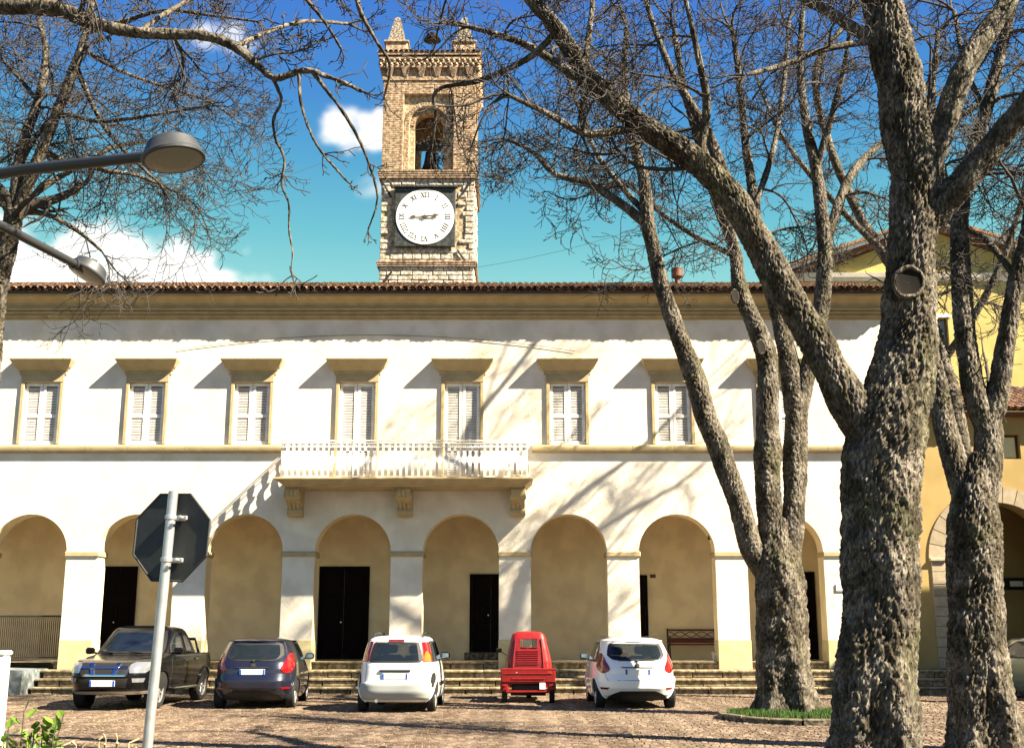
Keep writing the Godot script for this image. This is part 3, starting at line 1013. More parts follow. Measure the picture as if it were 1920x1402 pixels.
func clock_tower() -> void:
	var X := -3.2
	var Z := -42.0
	var hw := 1.78
	var t := thing("clock_tower", "square stone and brick bell tower with white clock and two pointed pinnacles", "tower", Vector3(X, 0, Z - hw))
	var core := MB.new()
	core.box(Vector3(0, 9.2, 0), Vector3(hw * 2 - 0.08, 18.4, hw * 2 - 0.08))
	part("core", core.mesh(), M.mortar, t)
	var board := Rect2(-1.24, 15.64, 2.32, 2.37)
	stone_face(t, true, Vector3(0, 0, hw - 0.04), Vector3.RIGHT, Vector3.BACK, hw, 13.3, 18.4, board)
	stone_face(t, false, Vector3(hw - 0.04, 0, 0), Vector3.FORWARD, Vector3.RIGHT, hw, 13.3, 18.4, Rect2(99, 99, 1, 1))
	for lv in [[14.9, 15.12, 0.11, 3], [18.4, 18.72, 0.14, 4]]:
		var bb := MB.new()
		for j in lv[3]:
			var f: float = 0.55 + 0.45 * (j + 1.0) / lv[3]
			var hh: float = (lv[1] - lv[0]) / lv[3]
			var e: float = hw + lv[2] * f
			var x := -e
			while x < e - 0.02:
				var w := minf(0.27, e - x)
				var g := rr(0.5, 1.0)
				bb.col = Color(g, g, g)
				bb.box(Vector3(x + w / 2, lv[0] + hh * (j + 0.5), e - 0.2), Vector3(w - 0.01, hh - 0.012, 0.4))
				bb.box(Vector3(e - 0.2, lv[0] + hh * (j + 0.5), x + w / 2), Vector3(0.39, hh - 0.013, w - 0.01))
				x += w
			bb.col = Color(0.8, 0.8, 0.8)
			bb.box(Vector3(0, lv[0] + hh * (j + 0.5), 0), Vector3(e * 2 - 0.03, hh - 0.002, e * 2 - 0.03))
		part("brick_band", bb.mesh(), M.brick, t)
	# belfry: three stepped layers on each side, open arches
	var be := MB.new()
	for q in 4:
		be.xf = Transform3D(Basis(Vector3.UP, q * PI / 2), Vector3.ZERO)
		holed(be, -hw, hw, 18.72, 22.5, hw - 0.02, -0.02, 0.95, 18.72, -1.0, 21.87)
		reveal(be, hw - 0.02, hw - 0.17, -0.02, 0.95, 18.72, -1.0, 21.87, false)
		holed(be, -1.0, 1.0, 18.72, 21.9, hw - 0.17, -0.02, 0.74, 18.72, 20.72, 0.0)
		reveal(be, hw - 0.17, hw - 0.34, -0.02, 0.74, 18.72, 20.72, 0.0, false)
		holed(be, -0.8, 0.8, 18.72, 21.6, hw - 0.34, -0.02, 0.55, 18.72, 20.7, 0.0)
		reveal(be, hw - 0.34, hw - 0.75, -0.02, 0.55, 18.72, 20.7, 0.0, false)
		holed(be, -hw + 0.75, hw - 0.75, 18.72, 22.5, hw - 0.75, -0.02, 0.55, 18.72, 20.7, 0.0, true)
	be.xf = Transform3D.IDENTITY
	be.box(Vector3(0, 22.45, 0), Vector3(hw * 2 - 0.05, 0.06, hw * 2 - 0.05))
	part("belfry_wall", be.mesh(), M.mortar, t)
	var bk := MB.new()
	for q in 2:
		var ex := Vector3.RIGHT if q == 0 else Vector3.FORWARD
		var ez := Vector3.BACK if q == 0 else Vector3.RIGHT
		var o := ez * (hw - 0.02)
		brick_rows(bk, o, ex, ez, -hw, -0.99, 18.74, 21.9)
		brick_rows(bk, o, ex, ez, 0.95, hw, 18.74, 21.9)
		brick_rows(bk, o, ex, ez, -hw, hw, 21.9, 22.45)
		var o2 := ez * (hw - 0.165)
		brick_rows(bk, o2, ex, ez, -0.95, -0.78, 18.74, 20.75)
		brick_rows(bk, o2, ex, ez, 0.74, 0.92, 18.74, 20.75)
	stuff(part("belfry_bricks", bk.mesh(), M.brick, t))
	# arch rings of brick over the front opening
	for ringset in [[0.74, hw - 0.16, 0.17, 20.72, 26], [0.55, hw - 0.33, 0.17, 20.7, 20]]:
		var vb := MB.new()
		for i in ringset[4]:
			var a: float = PI * (i + 0.5) / ringset[4]
			var f := rr(0.75, 1.3)
			vb.col = Color(f, f, f)
			vb.xf = Transform3D(Basis(Vector3.BACK, a - PI / 2), Vector3(-0.02 + cos(a) * (ringset[0] + ringset[2] / 2), ringset[3] + sin(a) * (ringset[0] + ringset[2] / 2), ringset[1]))
			vb.box(Vector3.ZERO, Vector3(PI * ringset[0] / ringset[4] - 0.006, ringset[2], 0.05))
		part("arch_bricks", vb.mesh(), M.brick, t)
	# overhanging crown: corbels, dog-tooth courses, tiled lip
	var cr := MB.new()
	for lv in [[22.45, 22.6, 0.04], [22.95, 23.05, 0.13], [23.13, 23.2, 0.15], [23.28, 23.36, 0.17], [23.44, 23.56, 0.21]]:
		var f := rr(0.7, 1.0)
		cr.col = Color(f, f, f)
		cr.box(Vector3(0, (lv[0] + lv[1]) / 2, 0), Vector3((hw + lv[2]) * 2, lv[1] - lv[0], (hw + lv[2]) * 2))
	cr.box(Vector3(0, 23.0, 0), Vector3(hw * 2 - 0.02, 1.0, hw * 2 - 0.02))
	part("crown", cr.mesh(), M.brick, t)
	for q in 4:
		for i in 6:
			var cb := MB.new()
			cb.xf = Transform3D(Basis(Vector3.UP, q * PI / 2), Vector3.ZERO)
			cb.col = Color(0.8, 0.8, 0.8)
			cb.hexa(Vector3(-1.55 + i * 0.62, 22.77, hw + 0.02), Vector3(0.06, 0.18, 0.04), Vector3(0.17, 0.18, 0.08), Vector3(0, 0, 0.05))
			part("corbel", cb.mesh(), M.brick, t)
	var dt := MB.new()
	for q in 4:
		for row in 2:
			for i in 18:
				dt.xf = Transform3D(Basis(Vector3.UP, q * PI / 2), Vector3.ZERO) * Transform3D(Basis(Vector3.UP, PI / 4), Vector3(-1.9 + i * 0.21 + row * 0.1, 23.09 + row * 0.15, hw + 0.1 + row * 0.02))
				var f := rr(0.9, 1.4)
				dt.col = Color(f, f, f)
				dt.box(Vector3.ZERO, Vector3(0.13, 0.075, 0.13))
	stuff(part("dog_tooth_bricks", dt.mesh(), M.brick, t))
	var lip := tinted_tiles(4, 0.3, 0.085, 0.07)
	for q in 4:
		for i in 20:
			var o := part("lip_tile", lip[i % 4], M.terracotta, t)
			o.transform = Transform3D(Basis(Vector3.UP, q * PI / 2), Vector3.ZERO) * Transform3D(Basis(Vector3.RIGHT, 0.2), Vector3(-1.9 + i * 0.2, 23.56, hw + 0.25))
	for sx in [-1.0, 1.0]:
		for sz in [-1.0, 1.0]:
			var pb := MB.new()
			pb.cbox(Vector3(sx * 1.32, 23.82, sz * 1.32), Vector3(0.86, 0.56, 0.86), 0.03)
			pb.cbox(Vector3(sx * 1.32, 24.12, sz * 1.32), Vector3(0.98, 0.08, 0.98), 0.02)
			var pd := part("pinnacle_base", pb.mesh(), M.brick, t)
			var sp := MB.new()
			sp.hexa(Vector3(sx * 1.32, 24.72, sz * 1.32), Vector3(0.36, 0.56, 0.36), Vector3(0.12, 0.56, 0.12))
			sp.hexa(Vector3(sx * 1.32, 25.33, sz * 1.32), Vector3(0.12, 0.05, 0.12), Vector3(0.03, 0.05, 0.03))
			part("pinnacle", sp.mesh(), M.spire_stone, pd)
	# the clock
	var zc := hw + 0.02
	var cd := Vector3(-0.08, 16.82, zc)
	var bd := MB.new()
	bd.cbox(cd + Vector3(0, 0, 0.06), Vector3(2.3, 2.33, 0.12), 0.02)
	bd.cbox(cd + Vector3(0, 1.2, 0.1), Vector3(2.44, 0.07, 0.24), 0.01)
	var bo := part("clock_board", bd.mesh(), M.slate_board, t)
	var face := MB.new()
	face.lathe([[0.0, 0.03], [1.08, 0.03], [1.1, 0.02], [1.1, 0.0]], 64, cd + Vector3(0, 0, 0.122), Basis(Vector3.RIGHT, PI / 2))
	part("clock_dial", face.mesh(), M.clock_white, bo)
	var font := SystemFont.new()
	font.font_names = PackedStringArray(["Droid Serif"])
	var nums := ["XII", "I", "II", "III", "IIII", "V", "VI", "VII", "VIII", "IX", "X", "XI"]
	for i in 12:
		var tm := TextMesh.new()
		tm.text = nums[i]; tm.font = font; tm.font_size = 32; tm.pixel_size = 0.0078; tm.depth = 0.01
		var a := PI / 2 - TAU * i / 12
		var o := part("numeral", tm, M.clock_ink, bo)
		o.transform = Transform3D(Basis(Vector3.BACK, a - PI / 2), cd + Vector3(cos(a) * 0.86, sin(a) * 0.86, 0.157))
	for hd in [[deg_to_rad(176.0 + 4), 0.62, 0.03, 0.175], [deg_to_rad(6.0), 0.56, 0.042, 0.19]]:
		var hb := MB.new()
		hb.xf = Transform3D(Basis(Vector3.BACK, hd[0]), cd + Vector3(0, 0, hd[3]))
		hb.prism(PackedVector2Array([Vector2(-0.12, -hd[2]), Vector2(hd[1] * 0.55, -hd[2] * 0.7), Vector2(hd[1] * 0.68, -hd[2] * 1.9), Vector2(hd[1] * 0.8, -hd[2]), Vector2(hd[1], 0), Vector2(hd[1] * 0.8, hd[2]), Vector2(hd[1] * 0.68, hd[2] * 1.9), Vector2(hd[1] * 0.55, hd[2] * 0.7), Vector2(-0.12, hd[2])]), Vector3.ZERO, Vector3.RIGHT, Vector3.UP, Vector3.BACK, 0.01)
		part("clock_hand", hb.mesh(), M.hand_paint, bo)
	var hub := MB.new()
	hub.lathe([[0.0, 0.06], [0.07, 0.055], [0.08, 0.0]], 16, cd + Vector3(0, 0, 0.15), Basis(Vector3.RIGHT, PI / 2))
	part("clock_hub", hub.mesh(), M.hand_paint, bo)
	# iron cramps on the wall
	for cxy in [[-1.55, 17.95, 0.5], [1.5, 18.05, -0.55], [-1.5, 14.4, -0.6], [1.35, 15.25, 0.6]]:
		var ic := MB.new()
		ic.xf = Transform3D(Basis(Vector3.BACK, cxy[2]), Vector3(cxy[0], cxy[1], hw + 0.05))
		ic.cbox(Vector3.ZERO, Vector3(0.07, 0.72, 0.05), 0.01)
		part("iron_cramp", ic.mesh(), M.iron_dark, t)
	# bell in the arch
	var bell := thing("tower_bell", "dark bronze bell hanging in the arch of the clock tower", "bell", Vector3(X - 0.0, 19.15, Z - hw + 0.6))
	var bb2 := MB.new()
	bb2.lathe([[0.0, 0.86], [0.12, 0.86], [0.2, 0.8], [0.22, 0.6], [0.26, 0.35], [0.33, 0.14], [0.43, 0.0], [0.4, -0.02], [0.3, 0.12], [0.2, 0.5], [0.0, 0.6]], 28)
	part("bell_body", bb2.mesh(), M.bronze, bell)
	var cl := MB.new()
	cl.tube(PackedVector3Array([Vector3(0, 0.55, 0), Vector3(0, 0.02, 0), Vector3(0, -0.06, 0), Vector3(0, -0.13, 0)]), PackedFloat32Array([0.015, 0.02, 0.06, 0.02]), 10)
	part("clapper", cl.mesh(), M.iron_dark, bell)
	var yo := MB.new()
	yo.cbox(Vector3(0, 1.0, 0), Vector3(1.3, 0.2, 0.2), 0.02)
	yo.cbox(Vector3(0, 1.2, 0), Vector3(0.7, 0.25, 0.16), 0.02)
	yo.cbox(Vector3(-0.62, 0.0, -0.2), Vector3(0.09, 1.9, 0.12), 0.01)
	yo.cbox(Vector3(0.62, 0.0, -0.2), Vector3(0.09, 1.9, 0.12), 0.01)
	part("yoke", yo.mesh(), M.iron_dark, bell)
	# small hour bell on a hoop above the crown
	var sb := thing("hour_bell", "small dark bell under a thin iron hoop on the tower's crown", "bell", Vector3(X - 0.05, 23.5, Z - hw))
	var hp := MB.new()
	for s in [-1.0, 1.0]:
		hp.tube(PackedVector3Array([Vector3(s * 0.62, 0, 0), Vector3(s * 0.55, 1.6, 0), Vector3(s * 0.35, 2.05, 0), Vector3(0, 2.2, 0)]), PackedFloat32Array([0.025, 0.025, 0.025, 0.025]), 6)
	hp.rod(Vector3(0, 0, 0), Vector3(0, 1.4, 0), 0.02, 6)
	hp.rod(Vector3(0.1, 0, 0), Vector3(0.1, 1.4, 0), 0.015, 6)
	part("hoop", hp.mesh(), M.iron_dark, sb)
	var sm := MB.new()
	sm.lathe([[0.0, 0.36], [0.1, 0.34], [0.22, 0.25], [0.3, 0.1], [0.36, 0.0], [0.3, 0.02], [0.0, 0.2]], 20, Vector3(0, 1.6, 0))
	part("bell_body", sm.mesh(), M.bronze, sb)

# ---------------------------------------------------------------- yellow houses, flue, an added block casting shade
func yellow_houses() -> void:
	var h := thing("portico_house", "ochre house with a stone trimmed archway and low tiled roof", "building", Vector3.ZERO)
	var z := -32.75
	var x0 := RIGHT + 0.01
	var x1 := 18.95
	var w := MB.new()
	holed(w, x0, 15.5, 0.6, 6.0, z, 13.52, 1.57, 0.6, 3.55, 0.0)
	w.quad(Vector3(15.5, 0.6, z), Vector3(x1, 0.6, z), Vector3(x1, 7.55, z), Vector3(15.5, 7.55, z))
	holed(w, x0, 12.2, 6.0, 7.55, z, 11.4, 0.24, 6.33, -1.0, 7.02)
	reveal(w, z, z - 0.22, 11.4, 0.24, 6.33, -1.0, 7.02)
	holed(w, 12.2, 15.5, 6.0, 7.55, z, 14.1, 0.24, 6.33, -1.0, 7.02)
	reveal(w, z, z - 0.22, 14.1, 0.24, 6.33, -1.0, 7.02)
	reveal(w, z, z - 0.7, 13.52, 1.57, 0.6, 3.55, 0.0, false)
	part("front_wall", w.mesh(), M.plaster_yellow, h)
	var bk := MB.new()
	bk.quad(Vector3(x0, 0.4, z - 3.4), Vector3(x1, 0.4, z - 3.4), Vector3(x1, 5.6, z - 3.4), Vector3(x0, 5.6, z - 3.4))
	bk.quad(Vector3(x0, 5.6, z - 3.4), Vector3(x1, 5.6, z - 3.4), Vector3(x1, 5.6, z - 0.7), Vector3(x0, 5.6, z - 0.7))
	holed(bk, x0, x1, 0.6, 5.6, z - 0.7, 13.52, 1.57, 0.6, 3.55, 0.0, true)
	bk.quad(Vector3(x1, 0.4, z - 3.4), Vector3(x1, 0.4, z), Vector3(x1, 7.5, z), Vector3(x1, 7.5, z - 3.4))
	part("passage_wall", bk.mesh(), M.plaster_yellow, h)
	var fl := MB.new()
	fl.box(Vector3((x0 + x1) / 2, 0.3, z - 1.7), Vector3(x1 - x0, 0.6, 3.4))
	part("passage_floor", fl.mesh(), M.kerb_stone, h)
	for px in [11.4, 14.1]:
		var pn := MB.new()
		pn.quad(Vector3(px - 0.35, 6.28, z - 0.2), Vector3(px + 0.35, 6.28, z - 0.2), Vector3(px + 0.35, 7.06, z - 0.2), Vector3(px - 0.35, 7.06, z - 0.2))
		var fr := MB.new()
		for s in [-1.0, 1.0]:
			fr.cbox(Vector3(px + s * 0.21, 6.675, z - 0.17), Vector3(0.06, 0.7, 0.05), 0.006)
			fr.cbox(Vector3(px, 6.675 + s * 0.32, z - 0.172), Vector3(0.36, 0.05, 0.045), 0.006)
		var f := part("window_frame", fr.mesh(), M.door_brown, h)
		part("window_pane", pn.mesh(), M.house_glass, f)
	# voussoirs and jamb stones of the archway
	for i in 15:
		var a0 := PI * i / 15.0 + 0.006
		var a1 := PI * (i + 1) / 15.0 - 0.006
		var vb := MB.new()
		var po := PackedVector2Array()
		for e in [[1.55, a0], [2.0, a0], [2.0, (a0 + a1) / 2], [2.0, a1], [1.55, a1], [1.55, (a0 + a1) / 2]]:
			po.append(Vector2(cos(e[1]), sin(e[1])) * e[0])
		vb.col = Color.WHITE * rr(0.8, 1.1)
		vb.prism(po, Vector3(13.52, 3.55, z - 0.3), Vector3.RIGHT, Vector3.UP, Vector3.BACK, 0.34)
		part("voussoir", vb.mesh(), M.arch_stone, h)
	for s in [-1.0, 1.0]:
		var y := 0.6
		while y < 3.5:
			var hh := minf(rr(0.22, 0.34), 3.5 - y)
			var jb := MB.new()
			jb.col = Color.WHITE * rr(0.8, 1.1)
			jb.cbox(Vector3(13.52 + s * 1.76, y + hh / 2, z - 0.14), Vector3(0.38, hh - 0.012, 0.37), 0.012)
			part("jamb_stone", jb.mesh(), M.arch_stone, h)
			y += hh
		var ip := MB.new()
		ip.cbox(Vector3(13.52 + s * 1.76, 3.52, z - 0.12), Vector3(0.48, 0.09, 0.46), 0.02)
		part("impost", ip.mesh(), M.arch_stone, h)
	var dr := MB.new()
	dr.cbox(Vector3(13.9, 2.1, z - 3.34), Vector3(1.3, 3.0, 0.1), 0.02)
	for s in [-1.0, 1.0]:
		dr.cbox(Vector3(13.9 + s * 0.32, 2.1, z - 3.27), Vector3(0.5, 2.7, 0.05), 0.015)
	part("door", dr.mesh(), M.door_brown, h)
	var sg := MB.new()
	sg.cbox(Vector3(15.3, 3.0, z - 3.36), Vector3(1.0, 0.36, 0.04), 0.006)
	var sp := part("hanging_plaque", sg.mesh(), M.plastic_black, h)
	var sw := MB.new()
	sw.cbox(Vector3(15.3, 3.0, z - 3.33), Vector3(0.4, 0.16, 0.01), 0.002)
	part("plaque_panel", sw.mesh(), M.plaque, sp)
	# its roof
	var ev := MB.new()
	ev.cbox(Vector3((x0 + x1) / 2 + 0.1, 7.58, z + 0.14), Vector3(x1 - x0 + 0.2, 0.1, 0.34), 0.015)
	part("eave_board", ev.mesh(), M.brown_paint, h)
	var rf := MB.new()
	var sl := deg_to_rad(21.0)
	rf.quad(Vector3(x0, 7.63, z + 0.34), Vector3(x1 + 0.2, 7.63, z + 0.34), Vector3(x1 + 0.2, 7.63 + 3.4 * tan(sl), z - 3.06), Vector3(x0, 7.63 + 3.4 * tan(sl), z - 3.06))
	part("roof", rf.mesh(), M.brown_paint, h)
	tiled_roof(h, x0, x1, 7.65, z + 0.4, sl, 3.4, 6)
	rebase(h, Vector3((x0 + x1) / 2, 0, z))
	# tall house with a pediment behind
	var g := thing("pediment_house", "tall pale yellow house with white banded pediment behind the ochre house", "building", Vector3(17.2, 0, -46.0))
	var gw := MB.new()
	var hw := 5.7
	holed(gw, -hw, hw, 0.0, 15.6, 0.0, 0.0, 0.48, 11.6, -1.0, 14.0)
	reveal(gw, 0.0, -0.25, 0.0, 0.48, 11.6, -1.0, 14.0)
	gw.tri(Vector3(-hw, 15.6, 0), Vector3(hw, 15.6, 0), Vector3(0, 17.75, 0))
	gw.quad(Vector3(-hw, 0, -14), Vector3(-hw, 0, 0), Vector3(-hw, 15.6, 0), Vector3(-hw, 15.6, -14))
	gw.quad(Vector3(hw, 0, 0), Vector3(hw, 0, -14), Vector3(hw, 15.6, -14), Vector3(hw, 15.6, 0))
	part("wall", gw.mesh(), M.plaster_pale_yellow, g)
	var bn := MB.new()
	moulded(bn, 0.0, 0.0, [[15.55, hw + 0.03, 0.05], [15.68, hw + 0.06, 0.08], [15.69, hw + 0.12, 0.15], [15.86, hw + 0.16, 0.2]])
	part("cornice", bn.mesh(), M.plaster_white, g)
	for s in [-1.0, 1.0]:
		var a := Vector3(s * (hw + 0.6), 15.6, 0)
		var c := Vector3(0, 17.75, 0)
		var d := (c - a).normalized()
		var nn: Vector3 = Vector3(-d.y, d.x, 0) * -s
		if nn.y < 0: nn = -nn
		for lay in [[0.0, 0.16, 0.5, "brown_paint"], [0.16, 0.3, 0.62, "plaque"], [0.3, 0.42, 0.72, "terracotta"]]:
			var rk := MB.new()
			rk.prism(PackedVector2Array([Vector2(0, lay[0]), Vector2((c - a).length(), lay[0]), Vector2((c - a).length(), lay[1]), Vector2(0, lay[1])]), a + Vector3(0, 0, lay[2]), d, nn, Vector3(0, 0, -1), 14.0)
			part("rake" if lay[1] < 0.4 else "roof_slope", rk.mesh(), M[lay[3]], g)
	var pn := MB.new()
	pn.quad(Vector3(-0.48, 11.6, -0.2), Vector3(0.48, 11.6, -0.2), Vector3(0.48, 14.0, -0.2), Vector3(-0.48, 14.0, -0.2))
	var wf := MB.new()
	for xx in [-0.45, 0.0, 0.45]:
		wf.cbox(Vector3(xx, 12.8, -0.17), Vector3(0.06, 2.4, 0.06), 0.008)
	for yy in [11.63, 12.8, 13.97]:
		wf.cbox(Vector3(0.0, yy, -0.172), Vector3(0.9, 0.05, 0.05), 0.008)
	var wfo := part("window_frame", wf.mesh(), M.brown_paint, g)
	part("window_pane", pn.mesh(), M.house_glass, wfo)
	var ws := MB.new()
	moulded(ws, 0.0, 0.0, [[11.42, 0.6, 0.08], [11.56, 0.66, 0.14]])
	ws.cbox(Vector3(0.0, 14.08, 0.03), Vector3(1.2, 0.14, 0.08), 0.01)
	part("window_trim", ws.mesh(), M.plaque, g)
	# unseen block added on the far right to shade the paving and steps
	var v := thing("added_shade_house", "added unseen ochre block with hipped roof that casts shade on the square", "building", Vector3(20.0, 0, -30.5))
	var vl := MB.new()
	vl.box(Vector3(2.5, 5.3, 2.85), Vector3(6.98, 10.6, 2.7))
	part("wall", vl.mesh(), M.plaster_yellow, v)
	var vr := MB.new()
	vr.hexa(Vector3(2.5, 11.0, 2.85), Vector3(3.8, 0.38, 1.6), Vector3(3.0, 0.38, 0.05))
	part("roof", vr.mesh(), M.terracotta, v)
	# stove flue on the town hall roof
	var fz := -35.2
	var f2 := thing("roof_flue", "brown metal stove flue with a wide cap on the tiled roof", "chimney", Vector3(5.17, 11.8, fz))
	var fp := MB.new()
	fp.lathe([[0.08, -0.2], [0.08, 0.65]], 14)
	part("pipe", fp.mesh(), M.brown_paint, f2)
	var fc := MB.new()
	fc.lathe([[0.0, 0.6], [0.17, 0.6], [0.18, 0.62], [0.18, 0.88], [0.17, 0.9], [0.0, 0.96]], 18)
	part("cap", fc.mesh(), M.brown_paint, f2)

